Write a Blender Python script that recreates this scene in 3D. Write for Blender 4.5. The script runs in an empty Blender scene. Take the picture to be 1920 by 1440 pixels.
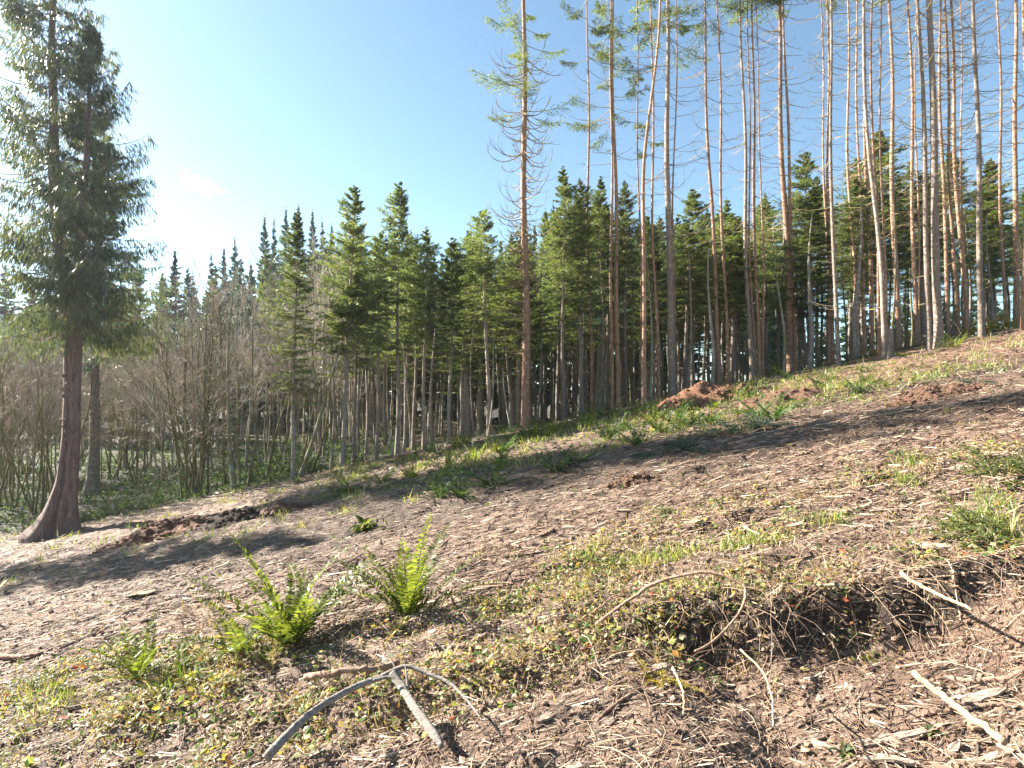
import bpy, math, random
import numpy as np

R = math.radians
rg = np.random.default_rng(11)
random.seed(5)
scene = bpy.context.scene

# ------------------------------------------------------------------ camera
F = 1067.0                                   # focal length in pixels of the 1920 px wide photograph
PITCH = math.atan(30.0 / F)
CAMZ = 1.6
cam_d = bpy.data.cameras.new("camera")
cam_d.sensor_width = 36.0
cam_d.lens = 36.0 * F / 1920.0
cam_d.clip_start = 0.05
cam_d.clip_end = 3000.0
cam = bpy.data.objects.new("camera", cam_d)
scene.collection.objects.link(cam)
cam.location = (0, 0, CAMZ)
cam.rotation_euler = (math.pi / 2 + PITCH, 0, 0)
scene.camera = cam

# ------------------------------------------------------------------ sky and sun
SUN_AZ = 68.0                                # degrees to the left of the view direction
SUN_EL = 31.0
world = bpy.data.worlds.new("World")
scene.world = world
world.use_nodes = True
wn = world.node_tree
sky = wn.nodes.new("ShaderNodeTexSky")
sky.sky_type = 'NISHITA'
sky.sun_disc = False
sky.sun_elevation = R(SUN_EL)
sky.sun_rotation = R(-SUN_AZ)
sky.altitude = 0.0
sky.air_density = 0.8
sky.dust_density = 0.35
sky.ozone_density = 0.4
bg = wn.nodes["Background"]
bg.inputs["Strength"].default_value = 0.05
tint = wn.nodes.new("ShaderNodeMix"); tint.data_type = 'RGBA'; tint.blend_type = 'MULTIPLY'; tint.inputs[0].default_value = 1.0
tint.inputs[7].default_value = (0.97, 1.08, 1.0, 1)
wn.links.new(sky.outputs["Color"], tint.inputs[6])
wn.links.new(tint.outputs[2], bg.inputs["Color"])

sun_d = bpy.data.lights.new("sun", 'SUN')
sun_d.energy = 5.0
sun_d.angle = R(0.5)
sun_d.color = (1.0, 0.93, 0.82)
sun = bpy.data.objects.new("sun", sun_d)
scene.collection.objects.link(sun)
sun.rotation_euler = (R(90 - SUN_EL), 0, R(-(180 - SUN_AZ)) + math.pi + math.pi)
SV = np.array([-math.sin(R(SUN_AZ)) * math.cos(R(SUN_EL)), math.cos(R(SUN_AZ)) * math.cos(R(SUN_EL)), math.sin(R(SUN_EL))])
import mathutils
sun.rotation_euler = mathutils.Vector(SV).to_track_quat('Z', 'Y').to_euler()

vs = scene.view_settings
vs.view_transform = 'Standard'
vs.look = 'None'
vs.gamma = 1.0
vs.use_curve_mapping = False
vs.exposure = 2.55
scene.cycles.use_denoising = True
scene.cycles.max_bounces = 4
scene.cycles.diffuse_bounces = 2
scene.cycles.glossy_bounces = 2
scene.cycles.transmission_bounces = 4
scene.cycles.volume_bounces = 1
scene.cycles.transparent_max_bounces = 6

# ------------------------------------------------------------------ helpers: noise, mesh, objects
def hash2(ix, iy, seed):
    h = (ix.astype(np.int64) * 374761393 + iy.astype(np.int64) * 668265263 + seed * 1442695041) & 0xffffffff
    h = ((h ^ (h >> 13)) * 1274126177) & 0xffffffff
    h = h ^ (h >> 16)
    return (h & 0xffffff) / float(0xffffff)

def vnoise(x, y, seed=0):
    x = np.asarray(x, float); y = np.asarray(y, float)
    ix = np.floor(x); iy = np.floor(y)
    fx = x - ix; fy = y - iy
    fx = fx * fx * (3 - 2 * fx); fy = fy * fy * (3 - 2 * fy)
    a = hash2(ix, iy, seed); b = hash2(ix + 1, iy, seed)
    c = hash2(ix, iy + 1, seed); d = hash2(ix + 1, iy + 1, seed)
    return (a * (1 - fx) + b * fx) * (1 - fy) + (c * (1 - fx) + d * fx) * fy

def fbm(x, y, oct=4, seed=0, gain=0.5):
    s = 0; a = 1; t = 0
    for i in range(oct):
        s = s + a * vnoise(x * 2 ** i + 17.3 * i, y * 2 ** i - 9.1 * i, seed + i)
        t += a; a *= gain
    return s / t - 0.5

def smooth(a, b, x):
    t = np.clip((x - a) / (b - a), 0, 1)
    return t * t * (3 - 2 * t)

def mesh(name, V, F4=None, F3=None, mat=None, shade=True, color=None):
    V = np.ascontiguousarray(V, dtype=np.float32)
    me = bpy.data.meshes.new(name)
    n4 = 0 if F4 is None else len(F4)
    n3 = 0 if F3 is None else len(F3)
    me.vertices.add(len(V))
    me.vertices.foreach_set("co", V.ravel())
    nl = n4 * 4 + n3 * 3
    me.loops.add(nl)
    idx = []
    if n4: idx.append(np.asarray(F4, dtype=np.int32).ravel())
    if n3: idx.append(np.asarray(F3, dtype=np.int32).ravel())
    me.loops.foreach_set("vertex_index", np.concatenate(idx))
    me.polygons.add(n4 + n3)
    tot = np.concatenate([np.full(n4, 4, np.int32), np.full(n3, 3, np.int32)])
    st = np.concatenate([[0], np.cumsum(tot)[:-1]]).astype(np.int32)
    me.polygons.foreach_set("loop_start", st)
    me.polygons.foreach_set("loop_total", tot)
    me.polygons.foreach_set("use_smooth", np.full(n4 + n3, bool(shade)))
    me.update(calc_edges=True)
    if color is not None:
        at = me.color_attributes.new("tone", 'FLOAT_COLOR', 'POINT')
        c = np.ones((len(V), 4), np.float32); c[:, :color.shape[1]] = color
        at.data.foreach_set("color", c.ravel())
    if mat is not None:
        me.materials.append(mat)
    return me

def link(name, me, parent=None, loc=None):
    o = bpy.data.objects.new(name, me)
    scene.collection.objects.link(o)
    if parent is not None: o.parent = parent
    if loc is not None: o.location = loc
    return o

def tag(o, label=None, cat=None, group=None, kind=None):
    if label: o["label"] = label
    if cat: o["category"] = cat
    if group: o["group"] = group
    if kind: o["kind"] = kind
    return o

def empty(name, loc, rz=0.0, s=1.0):
    o = bpy.data.objects.new(name, None)
    scene.collection.objects.link(o)
    o.empty_display_size = 0.2
    o.location = loc; o.rotation_euler = (0, 0, rz); o.scale = (s, s, s)
    return o

class Acc:
    """collects quads of several shapes into one vertex / face list"""
    def __init__(self): self.v = []; self.f = []; self.n = 0
    def add(self, V, Fq):
        self.v.append(V.reshape(-1, 3)); self.f.append(Fq + self.n); self.n += self.v[-1].shape[0]
        return self
    def mesh(self, name, mat, shade=True):
        return mesh(name, np.concatenate(self.v), np.concatenate(self.f), None, mat, shade)

def norm(v):
    return v / np.maximum(np.linalg.norm(v, axis=-1, keepdims=True), 1e-9)

def tubes(P, Rr, S):
    """P (N,K,3) centre lines, Rr (N,K) radii -> vertices, quads"""
    P = np.asarray(P, float); Rr = np.asarray(Rr, float)
    N, K, _ = P.shape
    T = norm(np.gradient(P, axis=1))
    md = np.abs(norm(P[:, -1] - P[:, 0]))
    ref = np.where(md[:, 2:3] > 0.75, np.array([[1.0, 0, 0]]), np.array([[0, 0, 1.0]]))[:, None, :]
    n1 = norm(np.cross(T, np.broadcast_to(ref, T.shape)))
    n2 = np.cross(T, n1)
    a = np.arange(S) * 2 * np.pi / S
    V = P[:, :, None, :] + Rr[:, :, None, None] * (np.cos(a)[None, None, :, None] * n1[:, :, None, :] + np.sin(a)[None, None, :, None] * n2[:, :, None, :])
    base = (np.arange(N) * K * S)[:, None, None]
    k = (np.arange(K - 1) * S)[None, :, None]
    s = np.arange(S)[None, None, :]; s2 = (s + 1) % S
    Fq = np.stack([base + k + s, base + k + s2, base + k + S + s2, base + k + S + s], -1).reshape(-1, 4)
    return V.reshape(-1, 3), Fq

def cards(C, D, W, lift=0.0):
    """leaf-shaped quads: base C, direction D with length, half width W"""
    M = C + 0.5 * D
    up = np.cross(D, W); up = norm(up) * np.linalg.norm(W, axis=-1, keepdims=True) * lift
    V = np.stack([C, M + W + up, C + D, M - W + up], 1)
    Fq = np.arange(len(C) * 4).reshape(-1, 4)
    return V.reshape(-1, 3), Fq

def arcs(s, az, L, e0, e1, K, p=1.0, wob=0.0, rng=rg, daz=0.0):
    """N curved branches: start s, azimuth, length, elevation running e0 -> e1 (radians)"""
    N = len(L)
    t = np.linspace(0, 1, K)[None, :]
    e = e0[:, None] + (e1 - e0)[:, None] * t ** p
    az = az[:, None] + (daz[:, None] * t if np.ndim(daz) else 0.0)
    if wob:
        e = e + rng.normal(0, wob, (N, K)); az = az + rng.normal(0, wob, (N, K))
    az = az + np.zeros((N, K))
    st = (L / (K - 1))[:, None]
    d = np.stack([np.cos(e) * np.cos(az), np.cos(e) * np.sin(az), np.sin(e)], -1) * st[..., None]
    P = np.concatenate([np.zeros((N, 1, 3)), np.cumsum(d[:, :-1], 1)], 1) + s[:, None, :]
    return P

def at_t(P, t):
    """points and tangents at parameters t (N,M) of paths P (N,K,3)"""
    N, K, _ = P.shape
    u = t * (K - 1); i = np.clip(u.astype(int), 0, K - 2); f = (u - i)[..., None]
    r = np.arange(N)[:, None]
    a = P[r, i]; b = P[r, i + 1]
    return a + (b - a) * f, norm(b - a)

# ------------------------------------------------------------------ pixel rays and terrain
def ray(px, row):
    u = (px - 960.0) / F; v = (720.0 - row) / F
    c, s = math.cos(PITCH), math.sin(PITCH)
    y = c - v * s; z = s + v * c
    return np.array([u / y, 1.0, z / y])

def splus(x): return np.logaddexp(0, x)

def zbase(x, y):
    x = np.asarray(x, float); y = np.asarray(y, float)
    xl = -14 + 2 * splus((x + 14) / 2)
    xr = 24 - 3 * splus((24 - xl) / 3)
    a = 0.028 + (-0.055 - 0.028) * smooth(-9, 3, x)
    yy = 18 - 1.2 * splus((18 - y) / 1.2)
    far = np.clip(1.2 * splus((y - 18) / 1.2), 0, 45)
    return 0.21 * xr + 0.035 * np.maximum(yy, -30) + a * far

def bank(x, y):
    """drop of the cut track in front of the camera"""
    d = 0.07 + 0.27 * smooth(0.55, 1.35, x) * (1 - 0.85 * smooth(2.25, 2.75, x))
    d = d * smooth(-3.2, -1.2, x)
    lip = 3.42 + 0.16 * fbm(x * 1.3, x * 0 + 3.3, 3, 40) + 0.10 * np.sin(x * 1.7)
    return d * smooth(0.0, 0.26, lip - y + 0.22 * fbm(x * 4.0, y * 4.0, 3, 47))

def relief(x, y):
    near = smooth(24, 12, y)
    z = 0.16 * fbm(x * 0.22, y * 0.3, 3, 1)
    z = z + 0.10 * fbm(x * 0.55 + 0.1 * y, y * 1.9, 3, 5) + 0.085 * fbm(x * 0.5, y * 5.0, 2, 6) * near                 # streaks dragged along the slope
    z = z + 0.055 * np.abs(fbm(x * 2.2, y * 3.6, 3, 9)) * 2 * near
    z = z + 0.105 * fbm(x * 4.6, y * 7.5, 4, 14, 0.68) * near
    return z

def zground(x, y):
    return zbase(x, y) + relief(x, y) - bank(x, y)

def hit(px, row, ymax=40.0):
    d = ray(px, row)
    ys = np.linspace(1.2, ymax, 4000)
    dz = CAMZ + d[2] * ys - zbase(d[0] * ys, ys)
    k = np.argmax(dz < 0) if (dz < 0).any() else len(ys) - 1
    y = ys[k]
    return float(d[0] * y), float(y)

def on(px, row, ymax=40.0, lift=0.0):
    x, y = hit(px, row, ymax)
    return np.array([x, y, float(zground(x, y)) + lift])

def at(px, row, y):
    return np.array([0, 0, CAMZ]) + ray(px, row) * y

# ------------------------------------------------------------------ materials
def new_mat(name):
    m = bpy.data.materials.new(name); m.use_nodes = True
    nt = m.node_tree
    return m, nt, nt.nodes["Principled BSDF"]

def node(nt, t, **kw):
    n = nt.nodes.new(t)
    for k, v in kw.items():
        if k.startswith("i_"): n.inputs[k[2:].replace("_", " ")].default_value = v
        else: setattr(n, k, v)
    return n

def ramp(nt, fac, stops, interp='LINEAR'):
    r = nt.nodes.new("ShaderNodeValToRGB"); r.color_ramp.interpolation = interp
    el = r.color_ramp.elements
    while len(el) < len(stops): el.new(0.5)
    for e, (p, c) in zip(el, stops): e.position = p; e.color = (*c, 1)
    nt.links.new(fac, r.inputs[0])
    return r.outputs[0]

def mixc(nt, fac, a, b, mode='MIX'):
    m = nt.nodes.new("ShaderNodeMix"); m.data_type = 'RGBA'; m.blend_type = mode
    for sock, v in ((m.inputs[0], fac), (m.inputs[6], a), (m.inputs[7], b)):
        if isinstance(v, bpy.types.NodeSocket): nt.links.new(v, sock)
        elif isinstance(v, (int, float)): sock.default_value = v
        else: sock.default_value = (*v, 1)
    return m.outputs[2]

def coords(nt, scale=(1, 1, 1), kind="Object"):
    tc = nt.nodes.new("ShaderNodeTexCoord"); mp = nt.nodes.new("ShaderNodeMapping")
    mp.inputs["Scale"].default_value = scale
    nt.links.new(tc.outputs[kind], mp.inputs["Vector"])
    return mp.outputs[0]

def noise(nt, vec, scale, detail=4.0, rough=0.6):
    n = nt.nodes.new("ShaderNodeTexNoise")
    n.inputs["Scale"].default_value = scale; n.inputs["Detail"].default_value = detail; n.inputs["Roughness"].default_value = rough
    nt.links.new(vec, n.inputs["Vector"])
    return n.outputs["Fac"]

def bump(nt, h, bsdf, strength=0.5, dist=0.02):
    b = nt.nodes.new("ShaderNodeBump"); b.inputs["Strength"].default_value = strength; b.inputs["Distance"].default_value = dist
    nt.links.new(h, b.inputs["Height"]); nt.links.new(b.outputs[0], bsdf.inputs["Normal"])

def mat_bark(name, dark, mid, light, lichen=None, stretch=(6, 6, 1.6), patch=1.2, scale=5.0, moss=None, bstr=0.8, bdist=0.03):
    m, nt, b = new_mat(name)
    v = coords(nt, stretch)
    n1 = noise(nt, v, scale, 6, 0.7)
    col = ramp(nt, n1, [(0.30, dark), (0.5, mid), (0.72, light)])
    v2 = coords(nt, (1, 1, 1))
    oi = nt.nodes.new("ShaderNodeObjectInfo")
    if lichen:
        n2 = noise(nt, v2, 7.0 * patch, 4, 0.65)
        f = ramp(nt, n2, [(0.56, (0, 0, 0)), (0.66, (0.9, 0.9, 0.9))])
        col = mixc(nt, f, col, lichen)
    if moss:
        n3 = noise(nt, v2, 2.2, 3, 0.6)
        f = ramp(nt, n3, [(0.40, (0, 0, 0)), (0.58, (1, 1, 1))])
        col = mixc(nt, f, col, moss)
    hs = nt.nodes.new("ShaderNodeHueSaturation")
    mr = nt.nodes.new("ShaderNodeMapRange"); mr.inputs[3].default_value = 0.75; mr.inputs[4].default_value = 1.2
    nt.links.new(oi.outputs["Random"], mr.inputs[0]); nt.links.new(mr.outputs[0], hs.inputs["Value"])
    nt.links.new(col, hs.inputs["Color"]); nt.links.new(hs.outputs[0], b.inputs["Base Color"])
    b.inputs["Roughness"].default_value = 0.85
    bump(nt, n1, b, bstr, bdist)
    return m

def mat_leaf(name, stops, trans=0.45, rough=0.5, objvar=0.25, tint=(1.25, 1.25, 0.55), spec=0.35):
    """two-sided leaf: diffuse + gloss in front, light through from behind"""
    m, nt, b = new_mat(name)
    g = nt.nodes.new("ShaderNodeNewGeometry")
    col = ramp(nt, g.outputs["Random Per Island"], stops)
    if objvar:
        oi = nt.nodes.new("ShaderNodeObjectInfo")
        mr = nt.nodes.new("ShaderNodeMapRange"); mr.inputs[3].default_value = 1 - objvar; mr.inputs[4].default_value = 1 + objvar
        nt.links.new(oi.outputs["Random"], mr.inputs[0])
        hs = nt.nodes.new("ShaderNodeHueSaturation"); nt.links.new(mr.outputs[0], hs.inputs["Value"])
        nt.links.new(col, hs.inputs["Color"]); col = hs.outputs[0]
    nt.links.new(col, b.inputs["Base Color"])
    b.inputs["Roughness"].default_value = rough
    b.inputs["Specular IOR Level"].default_value = spec
    t = nt.nodes.new("ShaderNodeBsdfTranslucent")
    nt.links.new(mixc(nt, 1.0, col, tint, 'MULTIPLY'), t.inputs["Color"])
    mx = nt.nodes.new("ShaderNodeMixShader"); mx.inputs[0].default_value = trans
    nt.links.new(b.outputs[0], mx.inputs[1]); nt.links.new(t.outputs[0], mx.inputs[2])
    nt.links.new(mx.outputs[0], nt.nodes["Material Output"].inputs["Surface"])
    return m

def mat_island(name, stops, rough=0.8, bscale=None, interp='LINEAR'):
    m, nt, b = new_mat(name)
    g = nt.nodes.new("ShaderNodeNewGeometry")
    col = ramp(nt, g.outputs["Random Per Island"], stops, interp)
    if bscale:
        n = noise(nt, coords(nt), bscale, 4, 0.6)
        col = mixc(nt, ramp(nt, n, [(0.3, (0, 0, 0)), (0.7, (0.6, 0.6, 0.6))]), col, (0.05, 0.035, 0.025))
        bump(nt, n, b, 0.6, 0.01)
    nt.links.new(col, b.inputs["Base Color"]); b.inputs["Roughness"].default_value = rough
    return m

def mat_soil(name, mound=None):
    m, nt, b = new_mat(name)
    v = coords(nt, (1, 1, 1))
    vs_ = coords(nt, (0.6, 2.0, 1)); vst = coords(nt, (0.35, 5.5, 1)); ns = noise(nt, vst, 2.2, 5, 0.65)
    n1 = noise(nt, vs_, 2.6, 6, 0.65)
    n2 = noise(nt, v, 9.0, 5, 0.7)
    n3 = noise(nt, v, 55.0, 4, 0.7)
    n4 = noise(nt, v, 260.0, 2, 0.6)
    if mound:
        base = ramp(nt, n2, [(0.3, mound[0]), (0.7, mound[1])])
    else:
        at_ = nt.nodes.new("ShaderNodeVertexColor"); at_.layer_name = "tone"
        sp = nt.nodes.new("ShaderNodeSeparateColor"); nt.links.new(at_.outputs[0], sp.inputs[0])
        brown = ramp(nt, n1, [(0.30, (0.11, 0.066, 0.046)), (0.48, (0.265, 0.175, 0.127)), (0.68, (0.44, 0.32, 0.24))])
        red = ramp(nt, n1, [(0.30, (0.12, 0.060, 0.034)), (0.50, (0.29, 0.160, 0.092)), (0.72, (0.44, 0.29, 0.185))])
        shade_humus = ramp(nt, n2, [(0.35, (0.026, 0.018, 0.013)), (0.7, (0.075, 0.052, 0.036))])  # dark soil colour, also carries painted shade of slope band and bank face
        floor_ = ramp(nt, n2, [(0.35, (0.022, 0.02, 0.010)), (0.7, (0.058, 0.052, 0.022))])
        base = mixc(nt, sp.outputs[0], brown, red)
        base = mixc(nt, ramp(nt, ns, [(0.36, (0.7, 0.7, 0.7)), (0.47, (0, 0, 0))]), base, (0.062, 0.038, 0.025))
        base = mixc(nt, sp.outputs[1], base, shade_humus)
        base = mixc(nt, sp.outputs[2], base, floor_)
    # pale dry fragments and dark crumbs
    f = ramp(nt, n3, [(0.57, (0, 0, 0)), (0.68, (0.75, 0.75, 0.75))])
    base = mixc(nt, f, base, (0.44, 0.36, 0.285) if not mound else mound[2])
    f = ramp(nt, n3, [(0.33, (0.8, 0.8, 0.8)), (0.43, (0, 0, 0))])
    base = mixc(nt, f, base, (0.05, 0.032, 0.022) if not mound else mound[0])
    vm = coords(nt, (0.8, 2.0, 1)); n5 = noise(nt, vm, 11.0, 6, 0.75)
    base = mixc(nt, ramp(nt, n5, [(0.36, (0.8, 0.8, 0.8)), (0.49, (0, 0, 0))]), base, (0.055, 0.034, 0.024) if not mound else mound[0])  # dark pits: crevice shade put into the colour with this noise
    base = mixc(nt, ramp(nt, n5, [(0.56, (0, 0, 0)), (0.70, (0.6, 0.6, 0.6))]), base, (0.46, 0.37, 0.29) if not mound else mound[2])
    nt.links.new(base, b.inputs["Base Color"])
    b.inputs["Roughness"].default_value = 0.75
    b.inputs["Specular IOR Level"].default_value = 0.3
    add = nt.nodes.new("ShaderNodeMath"); add.operation = 'MULTIPLY_ADD'; add.inputs[1].default_value = 0.35
    nt.links.new(n4, add.inputs[0]); nt.links.new(n3, add.inputs[2])
    add2 = nt.nodes.new("ShaderNodeMath"); add2.operation = 'MULTIPLY_ADD'; add2.inputs[1].default_value = 1.6
    nt.links.new(n2, add2.inputs[0]); nt.links.new(add.outputs[0], add2.inputs[2])
    add3 = nt.nodes.new("ShaderNodeMath"); add3.operation = 'MULTIPLY_ADD'; add3.inputs[1].default_value = 1.5
    nt.links.new(n5, add3.inputs[0]); nt.links.new(add2.outputs[0], add3.inputs[2])
    bump(nt, add3.outputs[0], b, 1.0, 0.05)
    return m

M = {}
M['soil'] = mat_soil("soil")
M['red_soil'] = mat_soil("red_soil", ((0.15, 0.066, 0.035), (0.31, 0.150, 0.082), (0.40, 0.23, 0.14)))
M['dark_soil'] = mat_soil("dark_soil", ((0.035, 0.02, 0.015), (0.11, 0.055, 0.035), (0.16, 0.09, 0.06)))
M['mid_soil'] = mat_soil("mid_soil", ((0.12, 0.06, 0.035), (0.27, 0.15, 0.09), (0.36, 0.22, 0.14)))
M['fir_bark'] = mat_bark("fir_bark", (0.10, 0.055, 0.034), (0.27, 0.150, 0.092), (0.38, 0.235, 0.15), lichen=(0.42, 0.35, 0.28), stretch=(5, 5, 2.2))
M['grey_bark'] = mat_bark("grey_bark", (0.09, 0.065, 0.05), (0.21, 0.16, 0.125), (0.32, 0.26, 0.21), lichen=(0.37, 0.325, 0.275), stretch=(5, 5, 2.2), patch=0.9)
M['lichen_bark'] = mat_bark("lichen_bark", (0.085, 0.065, 0.05), (0.20, 0.165, 0.135), (0.33, 0.28, 0.235), lichen=(0.36, 0.36, 0.32), stretch=(5, 5, 2))  # pale grey lichened bark, its own tone
M['cedar_bark'] = mat_bark("cedar_bark", (0.07, 0.045, 0.038), (0.20, 0.135, 0.115), (0.34, 0.25, 0.22), stretch=(9, 9, 0.8), scale=3.6, bstr=1.0, bdist=0.09)
M['moss_bark'] = mat_bark("moss_bark", (0.06, 0.05, 0.03), (0.13, 0.115, 0.06), (0.22, 0.19, 0.12), moss=(0.125, 0.115, 0.035))
M['alder_bark'] = mat_bark("alder_bark", (0.12, 0.105, 0.09), (0.24, 0.215, 0.19), (0.38, 0.35, 0.32), moss=(0.15, 0.14, 0.05))
M['twig'] = mat_bark("twig", (0.12, 0.08, 0.055), (0.24, 0.17, 0.12), (0.36, 0.28, 0.2), moss=(0.24, 0.20, 0.075))
M['grey_twig'] = mat_bark("grey_twig", (0.20, 0.155, 0.13), (0.35, 0.285, 0.24), (0.48, 0.41, 0.36))
M['needle'] = mat_leaf("needle", [(0, (0.052, 0.083, 0.044)), (0.5, (0.102, 0.134, 0.060)), (1, (0.17, 0.195, 0.088))], 0.52, 0.45, objvar=0.4, tint=(1.35, 1.3, 0.6))
M['blue_needle'] = mat_leaf("blue_needle", [(0, (0.034, 0.064, 0.052)), (0.6, (0.065, 0.105, 0.076)), (1, (0.11, 0.15, 0.105))], 0.38, 0.4, tint=(1.1, 1.2, 0.8))
M['cedar_leaf'] = mat_leaf("cedar_leaf", [(0, (0.05, 0.075, 0.048)), (0.5, (0.088, 0.115, 0.064)), (0.85, (0.14, 0.155, 0.085)), (1, (0.19, 0.175, 0.105))], 0.45, 0.35, spec=0.6)
M['fern'] = mat_leaf("fern", [(0, (0.06, 0.09, 0.020)), (0.5, (0.115, 0.15, 0.030)), (1, (0.20, 0.225, 0.05))], 0.5, 0.45, spec=0.25, tint=(1.3, 1.25, 0.6))
M['wood_fern'] = mat_leaf("wood_fern", [(0, (0.03, 0.06, 0.022)), (0.5, (0.06, 0.10, 0.04)), (1, (0.10, 0.14, 0.06))], 0.4, 0.6, spec=0.12)
M['dry_fern'] = mat_leaf("dry_fern", [(0, (0.22, 0.13, 0.03)), (0.5, (0.33, 0.24, 0.04)), (1, (0.28, 0.28, 0.06))], 0.45, 0.6)
M['cover'] = mat_leaf("cover", [(0, (0.05, 0.10, 0.025)), (0.26, (0.11, 0.16, 0.05)), (0.40, (0.20, 0.22, 0.10)), (0.54, (0.32, 0.30, 0.06)), (0.64, (0.36, 0.30, 0.19)), (0.90, (0.30, 0.21, 0.13)), (0.98, (0.30, 0.15, 0.07)), (1, (0.30, 0.05, 0.03))], 0.42, 0.5, objvar=0, spec=0.25, tint=(1.4, 1.3, 0.6))
M['weed'] = mat_leaf("weed", [(0, (0.045, 0.07, 0.03)), (0.5, (0.10, 0.13, 0.05)), (0.85, (0.19, 0.20, 0.075)), (1, (0.28, 0.24, 0.13))], 0.4, 0.4, objvar=0, tint=(1.35, 1.35, 0.5))
M['grass'] = mat_leaf("grass", [(0, (0.09, 0.15, 0.03)), (0.5, (0.17, 0.23, 0.06)), (0.75, (0.30, 0.27, 0.12)), (1, (0.42, 0.34, 0.20))], 0.4, 0.45, objvar=0, tint=(1.3, 1.3, 0.55))
M['straw'] = mat_leaf("straw", [(0, (0.16, 0.11, 0.07)), (0.5, (0.30, 0.22, 0.14)), (0.85, (0.42, 0.33, 0.22)), (1, (0.20, 0.22, 0.07))], 0.3, 0.6, objvar=0)
M['litter'] = mat_leaf("litter", [(0, (0.10, 0.06, 0.04)), (0.5, (0.23, 0.15, 0.10)), (0.85, (0.36, 0.27, 0.2)), (1, (0.45, 0.38, 0.32))], 0.15, 0.55, objvar=0)
M['debris'] = mat_island("debris", [(0, (0.07, 0.045, 0.032)), (0.4, (0.17, 0.11, 0.075)), (0.75, (0.32, 0.235, 0.165)), (1, (0.50, 0.41, 0.31))], 0.75)
M['rake'] = mat_island("rake", [(0, (0.040, 0.023, 0.015)), (0.4, (0.12, 0.068, 0.042)), (0.75, (0.28, 0.185, 0.125)), (1, (0.47, 0.37, 0.275))], 0.8)
M['clod'] = mat_island("clod", [(0, (0.07, 0.04, 0.028)), (0.5, (0.16, 0.095, 0.062)), (1, (0.27, 0.17, 0.11))], 0.85, 40)
M['vine'] = mat_island("vine", [(0, (0.13, 0.07, 0.045)), (0.5, (0.27, 0.17, 0.11)), (1, (0.42, 0.32, 0.22))], 0.6)
M['pale_wood'] = mat_bark("pale_wood", (0.19, 0.12, 0.065), (0.33, 0.225, 0.14), (0.43, 0.32, 0.21), stretch=(3, 3, 3), scale=6)
M['brown_stick'] = mat_bark("brown_stick", (0.11, 0.06, 0.04), (0.23, 0.14, 0.095), (0.35, 0.24, 0.17), stretch=(4, 4, 4), scale=6)
M['grey_wood'] = mat_bark("grey_wood", (0.10, 0.085, 0.075), (0.27, 0.235, 0.20), (0.44, 0.39, 0.34), stretch=(3, 14, 14), scale=5)
M['chip'] = mat_bark("chip", (0.13, 0.085, 0.06), (0.28, 0.20, 0.15), (0.42, 0.35, 0.29), stretch=(2, 12, 6), scale=5)
M['stone'] = mat_bark("stone", (0.2, 0.17, 0.14), (0.32, 0.28, 0.24), (0.45, 0.41, 0.36), stretch=(1, 1, 1), scale=8)

# ================================================================== THE SETTING
def graded(segs):
    out = []
    for a, b, s0, s1 in segs:                       # from a to b with step s0 growing to s1
        x = a
        while x < b - 1e-6:
            out.append(x); t = (x - a) / (b - a); x += s0 + (s1 - s0) * t
    out.append(segs[-1][1])
    return np.array(out)

EDGE_X = np.array([-40, -14, -6, -4, 4, 9.6, 12.7, 16, 40.0])
EDGE_Y = np.array([13.5, 15.3, 16.8, 18.4, 18.6, 19.8, 17.6, 17.4, 17.0])
def edge_y(x): return np.interp(x, EDGE_X, EDGE_Y)

gx = graded([(-420, -40, 40, 6), (-40, -14, 3, 0.3), (-14, -5, 0.18, 0.055), (-5, 5, 0.042, 0.042), (5, 16, 0.055, 0.2), (16, 45, 0.25, 3), (45, 420, 6, 40)])
gy = graded([(-120, -8, 20, 2), (-8, 1.6, 1.0, 0.08), (1.6, 6, 0.026, 0.034), (6, 20, 0.036, 0.10), (20, 45, 0.2, 1.2), (45, 120, 2, 8), (120, 900, 10, 80)])
GX, GY = np.meshgrid(gx, gy)
GZ = zground(GX, GY)
nx, ny = len(gx), len(gy)
ii = np.arange(nx * ny).reshape(ny, nx)
GF = np.stack([ii[:-1, :-1], ii[:-1, 1:], ii[1:, 1:], ii[1:, :-1]], -1).reshape(-1, 4)
ex, ey = GX.ravel(), GY.ravel()
tone = np.zeros((nx * ny, 3), np.float32)
tone[:, 0] = np.clip(smooth(0, 9, ex) * smooth(6, 13, ey) * 0.9 + 0.9 * smooth(0.12, 0.3, fbm(ex * 0.35, ey * 0.6, 3, 77)) + 0.25 * smooth(-1, 3, ex), 0, 1)
band_shade = smooth(-0.30, 0.12, fbm(ex * 0.28, ey * 0.9, 4, 33)) * smooth(5.9, 7.2, ey) * (1 - smooth(10.5, 13, ey)) * smooth(-6, -2, ex)  # dark soil painted along the cedar's shadow band, deepening its shade
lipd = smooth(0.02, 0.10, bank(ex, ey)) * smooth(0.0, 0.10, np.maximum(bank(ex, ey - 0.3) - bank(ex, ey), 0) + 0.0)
face_shade = smooth(0.02, 0.12, bank(ex, ey - 0.16) - bank(ex, ey + 0.02))  # shade of the cut bank face, put into the soil colour
tone[:, 1] = np.clip(0.7 * band_shade + 0.9 * face_shade, 0, 1)
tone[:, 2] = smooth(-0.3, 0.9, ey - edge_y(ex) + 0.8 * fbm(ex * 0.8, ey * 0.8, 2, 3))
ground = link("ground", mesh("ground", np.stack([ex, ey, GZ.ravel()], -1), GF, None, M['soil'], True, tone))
tag(ground, kind="structure")

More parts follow.
